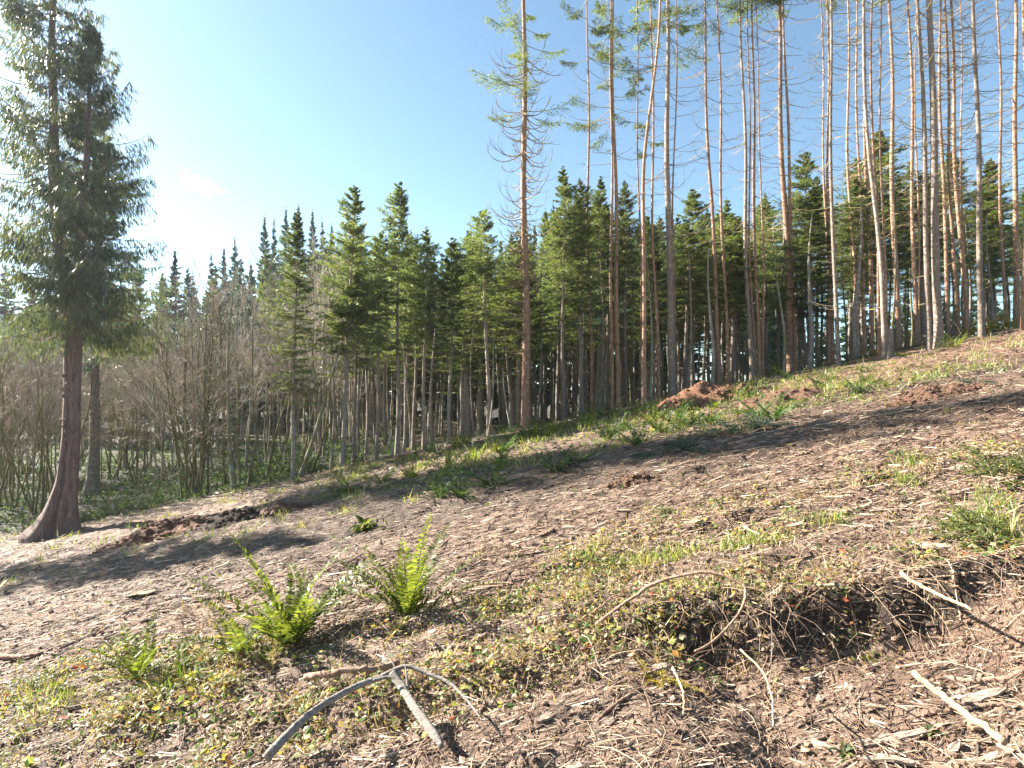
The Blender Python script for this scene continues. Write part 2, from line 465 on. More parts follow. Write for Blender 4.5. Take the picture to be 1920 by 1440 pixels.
ph = (1 + 5 ** 0.5) / 2
ICO_V = norm(np.array([[-1, ph, 0], [1, ph, 0], [-1, -ph, 0], [1, -ph, 0], [0, -1, ph], [0, 1, ph], [0, -1, -ph], [0, 1, -ph], [ph, 0, -1], [ph, 0, 1], [-ph, 0, -1], [-ph, 0, 1]], float))
ICO_F = np.array([[0, 11, 5], [0, 5, 1], [0, 1, 7], [0, 7, 10], [0, 10, 11], [1, 5, 9], [5, 11, 4], [11, 10, 2], [10, 7, 6], [7, 1, 8], [3, 9, 4], [3, 4, 2], [3, 2, 6], [3, 6, 8], [3, 8, 9], [4, 9, 5], [2, 4, 11], [6, 2, 10], [8, 6, 7], [9, 8, 1]])
def clods(x, y, s, rng, zoff=None):
    n = len(x)
    V = ICO_V[None] * (1 + rng.normal(0, 0.22, (n, 12, 1))) * s[:, None, None] * np.stack([rng.uniform(0.8, 1.4, n), rng.uniform(0.7, 1.2, n), rng.uniform(0.5, 0.9, n)], -1)[:, None, :]
    z = zground(x, y) if zoff is None else zoff
    V = V + np.stack([x, y, z + s * 0.1], -1)[:, None]
    return V.reshape(-1, 3), (ICO_F[None] + 12 * np.arange(n)[:, None, None]).reshape(-1, 3)

# ---- dirt mounds: heaps of dug soil standing on the slope
def mound(name, px, row, rx, ry, h, mat, label, seed, rz=0.0, lumps=1.0):
    c = on(px, row)
    n = 90
    u = np.linspace(-1.25, 1.25, n); U, W = np.meshgrid(u, u)
    ca, sa = math.cos(rz), math.sin(rz)
    X = c[0] + (U * rx) * ca - (W * ry) * sa; Y = c[1] + (U * rx) * sa + (W * ry) * ca
    rr = np.sqrt(U ** 2 + W ** 2) * (1 + 0.55 * fbm(U * 1.6 + seed, W * 1.6, 3, seed))
    hh = h * np.where(rr < 1, (0.5 + 0.5 * np.cos(np.clip(rr, 0, 1) * np.pi)) ** 0.75, (1 - rr) * 0.6) * (1 + 0.9 * lumps * fbm(U * 3.2, W * 3.2, 3, seed + 3))
    hh = hh + 0.16 * h * lumps * fbm(U * 9, W * 9, 3, seed + 7) * smooth(1.15, 0.7, rr) + 0.14 * h * np.abs(fbm(U * 15, W * 15, 3, seed + 8)) * smooth(1.2, 0.9, rr)
    Z = zground(X, Y) + np.where(rr > 1.1, -0.06, hh)
    V = np.stack([X - c[0], Y - c[1], Z - c[2]], -1).reshape(-1, 3)
    jj = np.arange(n * n).reshape(n, n)
    Fq = np.stack([jj[:-1, :-1], jj[:-1, 1:], jj[1:, 1:], jj[1:, :-1]], -1).reshape(-1, 4)
    o = link(name, mesh(name, V, Fq, None, M[mat]), None, c)
    tag(o, label, "dirt mound")
    rng = np.random.default_rng(seed); nc = 420
    th = rng.uniform(0, 6.283, nc); rad = np.sqrt(rng.random(nc)) * 1.2
    ci = np.clip(((rad * np.cos(th) + 1.25) / 2.5 * (n - 1)).astype(int), 0, n - 1); cj = np.clip(((rad * np.sin(th) + 1.25) / 2.5 * (n - 1)).astype(int), 0, n - 1)
    Q = V.reshape(n, n, 3)[cj, ci]
    CV, CF = clods(Q[:, 0], Q[:, 1], np.exp(rng.normal(math.log(0.012 + 0.045 * h), 0.5, nc)), rng, Q[:, 2])
    cl = link("clods", mesh("clods", CV, None, CF, M[mat], False), o); cl["kind"] = "stuff"
    return c

mounds = [
    mound("dirt_mound", 318, 1006, 1.05, 0.6, 0.27, 'red_soil', "low heap of bright rust-red dug soil near the leaning cedar's foot", 3, 0.15),
    mound("dirt_mound", 442, 985, 0.75, 0.5, 0.24, 'dark_soil', "dark blackish brown soil heap touching the rust-red heap", 8, 0.1),
    mound("dirt_mound", 525, 966, 0.62, 0.35, 0.17, 'mid_soil', "flattest brown soil heap uphill of the dark heap near the cedar", 12, 0.2),
    mound("dirt_mound", 1315, 757, 1.7, 1.0, 0.42, 'red_soil', "large red-brown dirt heap at the foot of the bare fir trunks", 21, 0.25),
    mound("dirt_mound", 1465, 752, 1.1, 0.8, 0.22, 'mid_soil', "spread reddish soil hump uphill of the large dirt heap", 31, 0.2),
    mound("dirt_mound", 1755, 742, 0.85, 0.35, 0.10, 'mid_soil', "low lumpy soil hump beside the long pale pole", 41, 0.2, 1.5),
    mound("dirt_mound", 1192, 905, 0.30, 0.16, 0.06, 'mid_soil', "small brown soil lump in mid slope on the bare track", 44, 0.2),
]

# ================================================================== TREES
def whorl_crown(rng, H, Rmax, dens=1.0, tstart=0.12, sp=0.27, nb=6, ptw=14, q=4, plen=0.18, pw=0.017, low=-18, top=42, shape=0.9, gap=0.16, twl=0.34, hang=0.0, curl=16):
    """branches with needle sprays for a crown standing on z = 0"""
    zs = [0.05]
    while zs[-1] < H - 0.06: zs.append(zs[-1] + sp * (H / 7.0) ** 0.3 * (1 - 0.72 * zs[-1] / H))
    S = []; AZ = []; L = []; E0 = []; lop = rng.uniform(0, 6.28)
    for z in zs:
        f = z / H; lop += rng.normal(0, 0.35); lump = rng.uniform(0.72, 1.15)
        n = max(3, int(round(nb * (1 - 0.35 * f))))
        a0 = rng.uniform(0, 6.28)
        for k in range(n):
            if rng.random() < gap + 0.55 * max(0.0, 1 - f / 0.32): continue
            L.append(Rmax * ((1 - f) ** shape * (0.55 + 0.45 * min(1, f / 0.18)) + 0.015) * rng.uniform(0.4, 1.2) * lump)
            AZ.append(a0 + k * 6.283 / n + rng.normal(0, 0.25)); L[-1] *= 1 + 0.28 * math.cos(AZ[-1] - lop); S.append((0, 0, z + rng.normal(0, sp * 0.5)))
            E0.append(R(low + (top - low) * f ** 1.3 + rng.normal(0, 10)))
    return spray(rng, np.array(S), np.array(AZ), np.array(L), np.array(E0), tstart, ptw, q, plen, pw, twl, hang, curl)

def spray(rng, S, AZ, L, E0, tstart, ptw, q, plen, pw, twl=0.34, hang=0.0, curl=16, droopn=0.0, wood_r=0.011):
    N = len(L); K = 6
    P = arcs(S, AZ, L, E0, E0 + np.radians(curl), K, 1.3, 0.05, rng)
    rad = (wood_r * np.sqrt(L) + 0.003)[:, None] * np.linspace(1, 0.25, K)[None]
    wood = tubes(P, rad, 3)
    t = tstart + (1 - tstart) * (np.arange(ptw)[None] + rng.uniform(0, 1, (N, ptw))) / ptw
    t = np.clip(t, 0, 0.995)
    B, T = at_t(P, t)
    side = norm(np.cross(T, np.array([0, 0, 1.0]))) * np.where(np.arange(ptw) % 2 == 0, 1, -1)[None, :, None]
    d = norm(T * 0.75 + side * rng.uniform(0.5, 1.0, (N, ptw, 1)) + np.array([0, 0, -hang]) + rng.normal(0, 0.14, (N, ptw, 3)))
    tl = (L[:, None] * twl * (1.15 - 0.75 * t) * rng.uniform(0.6, 1.2, (N, ptw)) + 0.02)
    u = (np.arange(q)[None, None] + rng.uniform(0.1, 1, (N, ptw, q))) / q
    C = B[:, :, None] + d[:, :, None] * (tl[:, :, None] * u)[..., None]
    C = C.reshape(-1, 3)
    D0 = np.broadcast_to(d[:, :, None], (N, ptw, q, 3)).reshape(-1, 3)
    out = []
    for sgn in (1, -1):
        sd = norm(np.cross(D0, np.array([0, 0, 1.0]) + rng.normal(0, 0.35, D0.shape)))
        D = norm(D0 * 0.8 + sgn * sd * rng.uniform(0.3, 0.9, (len(D0), 1)) + np.array([0, 0, -hang - droopn]) + rng.normal(0, 0.2, D0.shape))
        ln = plen * np.repeat(np.clip(0.12 + L / (L.max() * 0.5), 0.12, 1), ptw * q)[:, None] * rng.uniform(0.6, 1.35, (len(D0), 1))
        Wv = norm(np.cross(D, rng.normal(0, 1, D.shape) * 0.7 + np.array([0, 0, 1.0]))) * pw * rng.uniform(0.7, 1.3, (len(D0), 1))
        out.append(cards(C, D * ln, Wv))
    return wood, out

def trunk_mesh(name, path, r0, H, mat, seed, sides=12, K=80, flare=0.5, topf=0.2, rough=0.05, flh=0.5):
    """path(z) -> x,y of the axis, local coordinates"""
    rng = np.random.default_rng(seed)
    z = np.concatenate([[-0.4], np.linspace(-0.1, H, K - 1)])
    x, y = path(z)
    P = np.stack([x, y, z], -1)[None]
    rr = r0 * (1 - (1 - topf) * np.clip(z / H, 0, 1)) + r0 * flare * np.exp(-np.clip(z, 0, None) / flh)
    V, Fq = tubes(P, rr[None], sides)
    V = V.reshape(K, sides, 3)
    a = np.arange(sides) / sides
    nz = fbm(np.tile(a * 7, (K, 1)) + seed, np.tile(z[:, None] * 2.6, (1, sides)), 3, seed % 97)
    nz = nz + 0.5 * (rng.random((K, 1)) - 0.5)
    ax = P[0][:, None, :]
    V = ax + (V - ax) * (1 + 2 * rough * nz[..., None])
    return mesh(name, V.reshape(-1, 3), Fq, None, M[mat])

def dead_branch_set(rng, path, z0, z1, n, Lm, r=0.010, down=-28, up=48, K=8, twigs=3, stub=0.0, bias=None):
    """curved dead branches in loose whorls; returns list of (P, R)"""
    zs = z0 + (z1 - z0) * rng.random(n); zs = np.where(rng.random(n) < 0.6, np.round(zs / 0.47) * 0.47, zs) + rng.normal(0, 0.06, n)
    az = rng.uniform(0, 6.283, n)
    L = Lm * rng.uniform(0.18, 1.2, n)
    if stub: L = np.where(rng.random(n) < stub, L * 0.22, L)
    e0 = np.radians(rng.normal(down, 9, n)); e1 = np.radians(rng.normal(up, 14, n))
    x, y = path(zs)
    S = np.stack([x, y, zs], -1)
    P = arcs(S, az, L, e0, e1, K, 1.2, 0.06, rng, rng.normal(0, 0.35, n))
    Rr = (r * (0.5 + 0.5 * L / Lm))[:, None] * np.linspace(1, 0.22, K)[None]
    out = [(P, Rr, 3)]
    if twigs:
        t = rng.uniform(0.35, 0.97, (n, twigs))
        B, T = at_t(P, t)
        m = n * twigs
        a2 = np.arctan2(T[..., 1], T[..., 0]).ravel() + rng.choice([-1, 1], m) * rng.uniform(0.3, 1.0, m)
        el = np.arcsin(np.clip(T[..., 2], -1, 1)).ravel() + rng.normal(0, 0.35, m)
        L2 = np.repeat(L, twigs) * rng.uniform(0.12, 0.32, m)
        P2 = arcs(B.reshape(-1, 3), a2, L2, el, el + 0.3, 4, 1, 0.1, rng)
        out.append((P2, np.full((m, 4), r * 0.38) * np.linspace(1, 0.4, 4)[None], 3))
    return out

def branch_obj(name, sets, mat, parent, stuff=True):
    ac = Acc()
    for P, Rr, S in sets: ac.add(*tubes(P, Rr, S))
    o = link(name, ac.mesh(name, M[mat]), parent)
    if stuff: o["kind"] = "stuff"
    return o

# ---------------------------------------------------------------- bare fir trunks along the edge of the clearing
# rows: [(row, px) ...] from the base up, trunk width px near the base, bark, live crown start (m), branch density, label
EDGE_TREES = [
 ([(803,987),(430,984),(79,982)], 17, 'fir_bark', 10.8, 1.0, "lone tall fir with curved dead branches standing apart before the other trunks"),
 ([(771,1110),(450,1103),(79,1102)], 7, 'fir_bark', 13.5, 0.4, "thin pale trunk first in line after the lone branchy fir"),
 ([(760,1148),(450,1146),(79,1146)], 7, 'fir_bark', 14.2, 0.3, "thin reddish trunk half hidden behind its thicker neighbour in a close pair"),
 ([(760,1160),(450,1155),(79,1149)], 10.5, 'fir_bark', 11.0, 0.6, "thicker pale trunk of the close pair with green branches above"),
 ([(758,1208),(520,1206),(300,1209),(79,1232)], 9.5, 'fir_bark', 14.5, 0.3, "tan trunk whose top bends away toward the thick trunk"),
 ([(752,1204),(450,1200),(79,1194)], 5, 'fir_bark', 9.8, 0.3, "very thin trunk crossing behind the bent tan trunk with small green top"),
 ([(744,1237),(450,1225),(79,1222)], 7, 'fir_bark', 14.2, 0.4, "slim orange-brown trunk just before the thick mottled trunk"),
 ([(738,1263),(500,1254),(79,1251)], 16.5, 'grey_bark', 13.8, 0.9, "thick mottled grey-brown trunk beside the large dirt heap"),
 ([(735,1266),(450,1262),(79,1268)], 5, 'fir_bark', 14.5, 0.4, "thin stem showing along the far side of the thick mottled trunk"),
 ([(712,1351),(500,1339),(300,1330),(79,1322)], 9.5, 'fir_bark', 14.5, 0.8, "leaning tan trunk rising from behind the large dirt heap with stub whorls"),
 ([(714,1367),(500,1357),(300,1352),(79,1347)], 7.5, 'fir_bark', 14.5, 0.5, "slim trunk just uphill of the leaning tan trunk behind the dirt heap"),
 ([(706,1411),(500,1400),(300,1396),(79,1391)], 9.5, 'grey_bark', 14.5, 0.6, "greyish lichened trunk first of the tight group of four"),
 ([(702,1418),(500,1407),(300,1404),(79,1404)], 5.5, 'fir_bark', 14.5, 0.3, "narrow reddish stem wedged second in the tight group of four"),
 ([(703,1425),(500,1418),(300,1412),(79,1412)], 8.5, 'fir_bark', 14.5, 0.5, "straight pinkish trunk third of the tight group of four"),
 ([(702,1431),(500,1430),(300,1428),(79,1418)], 4.5, 'fir_bark', 14.5, 0.6, "thinnest stem at the uphill end of the tight group of four"),
 ([(691,1482),(500,1477),(300,1468),(79,1461)], 14.5, 'fir_bark', 14.2, 1.0, "stout brown trunk with mossy stubs standing before a thinner stem"),
 ([(688,1491),(500,1486),(300,1477),(79,1472)], 8.5, 'fir_bark', 14.5, 0.8, "mossy thinner stem pressed behind the stout stubby trunk"),
 ([(680,1555),(500,1553),(300,1546),(79,1540)], 6, 'fir_bark', 14.5, 0.6, "thin dark straight stem on the downhill side of a close trio"),
 ([(679,1562),(580,1558),(500,1556),(300,1553),(79,1551)], 7.5, 'fir_bark', 14.5, 0.5, "kinked middle trunk of the close trio"),
 ([(684,1573),(500,1563),(250,1560),(79,1556)], 9, 'grey_bark', 14.5, 0.4, "white-spotted trunk on the uphill side of the close trio"),
 ([(662,1610),(500,1602),(300,1591),(79,1589)], 8, 'fir_bark', 14.5, 0.6, "clean reddish trunk standing alone after the close trio"),
 ([(660,1622),(420,1614),(79,1606)], 7, 'fir_bark', 14.5, 1.0, "twiggy reddish stem just uphill of the clean reddish trunk"),
 ([(658,1635),(420,1630),(79,1618)], 10.5, 'fir_bark', 14.5, 1.0, "shaded brown trunk tangled in broken dead branches"),
 ([(668,1649),(500,1646),(300,1638),(79,1636)], 7.5, 'fir_bark', 14.5, 0.4, "short-branched mossy stem touching the strongly leaning trunk"),
 ([(668,1660),(500,1651),(300,1631),(79,1621)], 10.5, 'grey_bark', 14.5, 0.5, "strongly leaning olive-grey trunk beside a sawn stump"),
 ([(662,1664),(420,1656),(79,1650)], 6, 'fir_bark', 14.5, 0.5, "slender stem rising behind the sawn stump"),
 ([(651,1685),(420,1677),(300,1673),(79,1669)], 12.5, 'fir_bark', 14.5, 0.9, "ruddy straight trunk uphill of the sawn stump"),
 ([(645,1719),(420,1713),(240,1709),(79,1705)], 10, 'fir_bark', 14.5, 0.8, "moss-yellowed trunk with a swollen knob high up"),
 ([(645,1724),(420,1721),(79,1717)], 4.5, 'fir_bark', 14.5, 0.4, "pencil-thin stem behind the moss-yellowed knobby trunk"),
 ([(652,1743),(420,1736),(300,1731),(79,1725)], 13, 'grey_bark', 14.5, 0.8, "purplish grey trunk leaning against the outline of the stoutest trunk"),
 ([(649,1760),(420,1752),(300,1748),(79,1747)], 20, 'grey_bark', 14.5, 0.8, "stoutest grey trunk of the stand with a wide flared foot"),
 ([(634,1779),(420,1770),(79,1763)], 10, 'fir_bark', 14.5, 1.0, "brown trunk partly hidden just behind the stoutest grey trunk"),
 ([(628,1798),(420,1787),(300,1777),(79,1775)], 9.5, 'fir_bark', 14.5, 1.2, "branch-tangled trunk between the stoutest trunk and the yellow bracken"),
 ([(628,1815),(420,1800),(300,1792),(79,1784)], 11.5, 'fir_bark', 14.5, 1.2, "bowed trunk with broken limbs at the downhill end of the yellow bracken"),
 ([(626,1812),(420,1806),(79,1800)], 5, 'fir_bark', 14.5, 0.6, "thin stem above the bowed trunk with broken limbs"),
 ([(631,1841),(420,1834),(300,1833),(79,1830)], 13.5, 'grey_bark', 14.5, 1.0, "dark shaded trunk standing in front of the yellow bracken"),
 ([(606,1887),(420,1878),(300,1875),(79,1872)], 8.5, 'fir_bark', 14.5, 0.7, "clean pinkish trunk rising from behind the yellow bracken"),
 ([(613,1906),(420,1904),(300,1907),(79,1903)], 14, 'fir_bark', 14.5, 0.9, "thick tan trunk second from the uphill edge of the view"),
 ([(618,1918),(420,1921),(79,1924)], 11, 'fir_bark', 14.5, 0.8, "tan trunk cut by the uphill edge of the view"),
]
HT = 19.0
def make_edge_tree(i, spec):
    rows, wpx, bark, crown0, dens, label = spec
    rng = np.random.default_rng(100 + i)
    x0, y0 = hit(rows[0][1], rows[0][0], 23.0)
    y0 = min(max(y0, float(edge_y(x0)) - 1.6), 21.5)
    d = ray(rows[0][1], rows[0][0]); x0 = d[0] * y0
    z0 = float(zground(x0, y0))
    zs = []; xs = []
    for r_, p_ in rows:
        q = at(p_, r_, y0); zs.append(q[2] - z0); xs.append(q[0] - x0)
    zs[0] = 0.0; xs[0] = 0.0
    sl = (xs[-1] - xs[-2]) / (zs[-1] - zs[-2])
    zs.append(HT + 2); xs.append(xs[-1] + sl * 0.6 * (HT + 2 - zs[-2]))
    zs, xs = np.array(zs), np.array(xs)
    ph = rng.uniform(0, 6)
    def path(z):
        zc = np.clip(z, 0, HT + 2)
        # quadratic smoothing of the control line
        a = (np.interp(zc - 0.8, zs, xs) + np.interp(zc, zs, xs) * 2 + np.interp(zc + 0.8, zs, xs)) / 4
        return a + 0.035 * np.sin(zc * 0.75 + ph) * smooth(0, 2, zc), 0.05 * np.sin(zc * 0.45 + ph) * smooth(0, 2, zc)
    r0 = wpx * y0 / F / 2 * 0.97 / math.hypot(1, x0 / y0)
    t = empty("fir_tree", (x0, y0, z0))
    tag(t, label, "tree", "bare fir trunks along the edge of the clearing")
    link("trunk", trunk_mesh("trunk", path, r0, HT, bark, 300 + i, 12 if wpx > 6 else 8, 90 if wpx > 6 else 60, 0.30 if wpx < 15 else 0.5, 0.22, 0.06, 0.35), t)
    big = min(1.0, wpx / 14.0)
    if i == 0:
        # each long dead branch of the lone tree is a part of its own
        sets = dead_branch_set(rng, path, 4.6, 12.6, 150, 1.55, 0.022, -40, 78, 10, 5)
        P, Rr, S = sets[0]; P2, R2, S2 = sets[1]
        for k in range(len(P)):
            ac = Acc(); ac.add(*tubes(P[k:k + 1], Rr[k:k + 1], 4)); ac.add(*tubes(P2[5 * k:5 * k + 5], R2[5 * k:5 * k + 5], 3))
            link("dead_branch", ac.mesh("dead_branch", M['twig']), t)
        # short whorls of tan stubs low down on the downhill side
        for zz in (2.6, 3.25, 3.8, 4.3, 4.9, 5.5, 6.1, 6.6):
            n = 9
            az = rng.normal(math.pi * 1.02, 0.75, n); az[:2] = rng.normal(0, 0.5, 2)
            L = rng.uniform(0.3, 1.0, n) * (0.75 if zz < 3 else 1); L[:2] *= 0.3
            x, y = path(np.full(n, zz))
            Pq = arcs(np.stack([x, y, np.full(n, zz) + rng.normal(0, 0.05, n)], -1), az, L, np.radians(rng.normal(-18, 12, n)), np.radians(rng.normal(30, 16, n)), 7, 1.2, 0.1, rng)
            B, T = at_t(Pq, rng.uniform(0.3, 0.95, (n, 4)))
            a2 = np.arctan2(T[..., 1], T[..., 0]).ravel() + rng.normal(0, 0.9, n * 4)
            P3 = arcs(B.reshape(-1, 3), a2, rng.uniform(0.05, 0.2, n * 4), rng.normal(0.2, 0.5, n * 4), rng.normal(0.4, 0.4, n * 4), 3, 1, 0.1, rng)
            branch_obj("branch_whorl", [(Pq, np.linspace(0.022, 0.009, 7)[None] * np.ones((n, 1)), 4), (P3, np.full((n * 4, 3), 0.008), 3)], 'twig', t)
    else:
        n = int(85 * dens)
        if n:
            s1 = dead_branch_set(rng, path, 4.2, min(14.4, crown0 + 1.5), n, 0.95 + 0.65 * big, 0.012 + 0.005 * big, -12 if i > 9 else -18, 30, 8, 3, 0.25)
            s2 = dead_branch_set(rng, path, 0.5, 6.5, int(34 * dens) + 6, 0.55 + 0.35 * big, 0.012 + 0.004 * big, -6, 26, 6, 3, 0.55)
            s3 = dead_branch_set(rng, path, 0.4, 14.0, int(30 + 60 * big), 0.22, 0.012, 5, 20, 3, 0)
            branch_obj("dead_branches", s1 + s2 + s3, 'twig', t)
    # live crown high up
    Hc = HT - crown0
    zz = []; AZ = []; L = []; E0 = []
    nb = int((28 if i == 0 else 20 if crown0 < 12 else 26) * (0.5 + 0.5 * big))
    for k in range(nb):
        f = rng.random()
        zz.append(crown0 + (f ** 1.2) * Hc * 0.97); AZ.append(rng.uniform(0, 6.283))
        L.append((0.9 + 1.1 * big) * (1 - 0.6 * f) * rng.uniform(0.6, 1.15)); E0.append(R(-24 + 40 * f + rng.normal(0, 8)))
    zz = np.array(zz); x, y = path(zz)
    wood, lv = spray(rng, np.stack([x, y, zz], -1), np.array(AZ), np.array(L), np.array(E0), 0.32, *((26, 9, 0.095, 0.0075) if crown0 < 14 else (16, 5, 0.14, 0.011)), 0.30, 0.28, 46)
    link("limbs", mesh("limbs", wood[0], wood[1], None, M['twig']), t)["kind"] = "stuff"
    ac = Acc()
    for a in lv: ac.add(*a)
    link("crown", ac.mesh("crown", M['needle'], False), t)
    return t

for i, sp_ in enumerate(EDGE_TREES):
    make_edge_tree(i, sp_)

# sawn stump and a few low leftovers at the edge
def make_stump(px, row, wpx, hpx, label, mat='grey_bark', seed=1):
    x0, y0 = hit(px, row, 22.0); y0 = min(y0, 20.5); x0 = ray(px, row)[0] * y0
    z0 = float(zground(x0, y0)); r0 = wpx * y0 / F / 2; h = hpx * y0 / F
    t = empty("tree_stump", (x0, y0, z0)); tag(t, label, "stump")
    V = trunk_mesh("trunk", lambda z: (0.02 * z, 0.0 * z), r0, h, mat, seed, 14, 24, 0.25, 0.85, 0.05, 0.12)
    link("trunk", V, t)
    a = np.linspace(0, 2 * np.pi, 17)[:-1]
    ring = np.stack([0.02 * h + r0 * 0.83 * np.cos(a), r0 * 0.83 * np.sin(a), np.full(16, h - 0.004)], -1)
    top = np.concatenate([[[0.02 * h, 0, h + 0.006]], ring])
    link("cut_face", mesh("cut_face", top, None, np.array([[0, 1 + k, 1 + (k + 1) % 16] for k in range(16)]), M['pale_wood'], False), t)
make_stump(1670, 668, 10.5, 55, "sawn-off stump among the leaning trunks", seed=61)

# ---------------------------------------------------------------- the forked cedar
def make_cedar():
    rng = np.random.default_rng(7)
    x0, y0 = hit(113, 1000, 22.0)
    z0 = float(zground(x0, y0))
    t = empty("cedar_tree", (x0, y0, z0))
    tag(t, "big forked red cedar with fluted flaring trunk at the clearing's downhill edge", "tree")
    def ctrl(pts):
        zs = []; xs = []
        for r_, p_ in pts:
            q = at(p_, r_, y0); zs.append(q[2] - z0); xs.append(q[0] - x0)
        return np.array(zs), np.array(xs)
    w2m = y0 / F
    # main trunk, fluted
    zs, xs = ctrl([(1003, 112), (950, 119), (900, 127), (820, 134), (750, 136), (650, 137), (590, 137)])
    zs = zs - zs[0] * 0; zs[0] = 0
    K, S = 90, 40
    H = zs[-1]
    z = np.concatenate([[-0.5], np.linspace(-0.15, H, K - 1)])
    ax = np.interp(z, zs, xs); a = np.linspace(0, 2 * np.pi, S, endpoint=False)
    rr = w2m * np.interp(z, zs, np.array([28, 21.5, 16, 14, 13.2, 13.6, 15.5]))
    flute = (0.5 + 0.5 * np.cos(3 * a[None] + 0.6 + 0.10 * z[:, None])) ** 0.7 * 0.5 + 0.5 * (0.5 + 0.5 * np.cos(7 * a[None] + 1.4 - 0.12 * z[:, None])) ** 0.8
    amp = 0.22 + 0.36 * np.exp(-np.clip(z, 0, None) / 1.6)
    crease = -0.55 * np.exp(-((np.angle(np.exp(1j * (a[None] + 1.48 + 0.03 * z[:, None])))) / 0.13) ** 2) * smooth(H + 2.5, 1.0, z)[:, None] * 0.75
    butt = (np.maximum(0, np.cos(a - math.pi * 1.08)) ** 3)[None] * (1.15 * np.exp(-np.clip(z, 0, None) / 0.45))[:, None] + (np.maximum(0, np.cos(a - 0.1)) ** 3)[None] * (0.35 * np.exp(-np.clip(z, 0, None) / 0.4))[:, None]
    rad = rr[:, None] * (1 + amp[:, None] * (flute - 0.55) + crease + butt + 0.10 * fbm(np.tile(a * 5, (K, 1)), np.tile(z[:, None] * 1.3, (1, S)), 4, 5))
    V = np.stack([ax[:, None] + rad * np.cos(a), rad * np.sin(a), np.tile(z[:, None], (1, S))], -1).reshape(-1, 3)
    idx = np.arange(K * S).reshape(K, S); nxt = np.roll(idx, -1, 1)
    Fq = np.stack([idx[:-1], nxt[:-1], nxt[1:], idx[1:]], -1).reshape(-1, 4)
    link("trunk", mesh("trunk", V, Fq, None, M['cedar_bark']), t)
    kz = rng.uniform(1.8, H - 0.2, 26); ka = rng.normal(-1.5, 0.7, 26)
    for k in range(26):
        rk = np.interp(kz[k], z, rr); ek = rng.uniform(0.03, 0.06)
        s = np.array([np.interp(kz[k], z, ax) + rk * 0.85 * math.cos(ka[k]), rk * 0.85 * math.sin(ka[k]), kz[k]])
        P = arcs(s[None], np.array([ka[k]]), np.array([ek * 1.2 + 0.06]), np.array([0.1]), np.array([-0.1]), 4)
        V, Fq = tubes(P, np.array([[ek * 1.5, ek * 1.1, ek * 0.7, 0.004]]), 7)
        link("knot", mesh("knot", V, Fq, None, M['cedar_bark']), t)
    # two stems with their branches
    stems = [([(625, 131), (560, 124), (400, 109), (200, 100), (79, 98)], 11.5, 17.5), ([(625, 144), (560, 151), (400, 155), (200, 163), (79, 166)], 9.5, 13.1)]
    for si, (pts, r_px, Ht) in enumerate(stems):
        zs, xs = ctrl(pts)
        zs = np.append(zs, Ht + 1); xs = np.append(xs, xs[-1] + 0.02)
        K = 60
        z = np.linspace(zs[0] - 0.1, Ht - 0.15, K)
        ax = np.interp(z, zs, xs) + 0.03 * np.sin(z * 1.3 + si)
        P = np.stack([ax, 0.06 * np.sin(z * 0.5 + si * 2) * smooth(zs[0], zs[0] + 2, z), z], -1)[None]
        rr = w2m * r_px * (1 - 0.95 * (z - z[0]) / (Ht - z[0])) + 0.012
        V, Fq = tubes(P, rr[None], 12)
        st = link("stem", mesh("stem", V, Fq, None, M['cedar_bark']), t)
        n = 235 if si == 0 else 165
        f = (np.arange(n) + rng.random(n)) / n
        zc0 = 5.3 if si == 0 else 5.2
        bz = zc0 + (Ht - 0.02 - zc0) * f
        L = 2.35 * ((1 - f) ** 0.8 + 0.14) * rng.uniform(0.4, 1.2, n) * (0.75 + 0.25 * smooth(0, 0.12, f))
        az = rng.uniform(0, 6.283, n)
        if si == 1:   # little room toward the sister stem
            L = np.where(np.cos(az) < -0.3, L * 0.6, L)
        S0 = np.stack([np.interp(bz, z, ax), np.interp(bz, z, P[0, :, 1]), bz], -1)
        E0 = np.radians(-28 + 30 * f + 60 * f ** 4 + rng.normal(0, 9, n))
        wood, lv = spray(rng, S0, az, L, E0, 0.16, 26, 5, 0.17, 0.010, 0.42, 1.0, 58, 0.7, 0.014)
        link("limbs", mesh("limbs", wood[0], wood[1], None, M['cedar_bark']), t)["kind"] = "stuff"
        ac = Acc()
        for a_ in lv: ac.add(*a_)
        link("crown", ac.mesh("crown", M['cedar_leaf'], False), t)
    return x0, y0
CEDAR = make_cedar()

# ---------------------------------------------------------------- conifers of the forest: variants shared by all copies (13 m tall)
def conifer_parts(seed, c0, Rmax, leaf, bark, dead=26, **kw):
    rng = np.random.default_rng(seed)
    H = 13.0
    ph = rng.uniform(0, 6)
    path = lambda z: (0.06 * np.sin(z * 0.5 + ph) * smooth(0, 3, z), 0.05 * np.cos(z * 0.4 + ph) * smooth(0, 3, z))
    parts = [("trunk", trunk_mesh("trunk", path, 0.105, H, bark, seed, 8, 40, 0.4, 0.08, 0.05, 0.3), None)]
    wood, lv = whorl_crown(rng, H - c0, Rmax, **kw)
    off = np.array([0.0, 0.0, c0])
    ac = Acc()
    for a_ in lv: ac.add(a_[0] + off, a_[1])
    parts.append(("limbs", mesh("limbs", wood[0] + off, wood[1], None, M['twig']), "stuff"))
    parts.append(("crown", ac.mesh("crown", M[leaf], False), None))
    if dead:
        ac = Acc()
        for P, Rr, S in dead_branch_set(rng, path, 1.2, c0 + 1.0, dead, 1.0, 0.010, -16, 22, 6, 3, 0.3): ac.add(*tubes(P, Rr, 3))
        parts.append(("dead_branches", ac.mesh("dead_branches", M['twig']), "stuff"))
    return parts

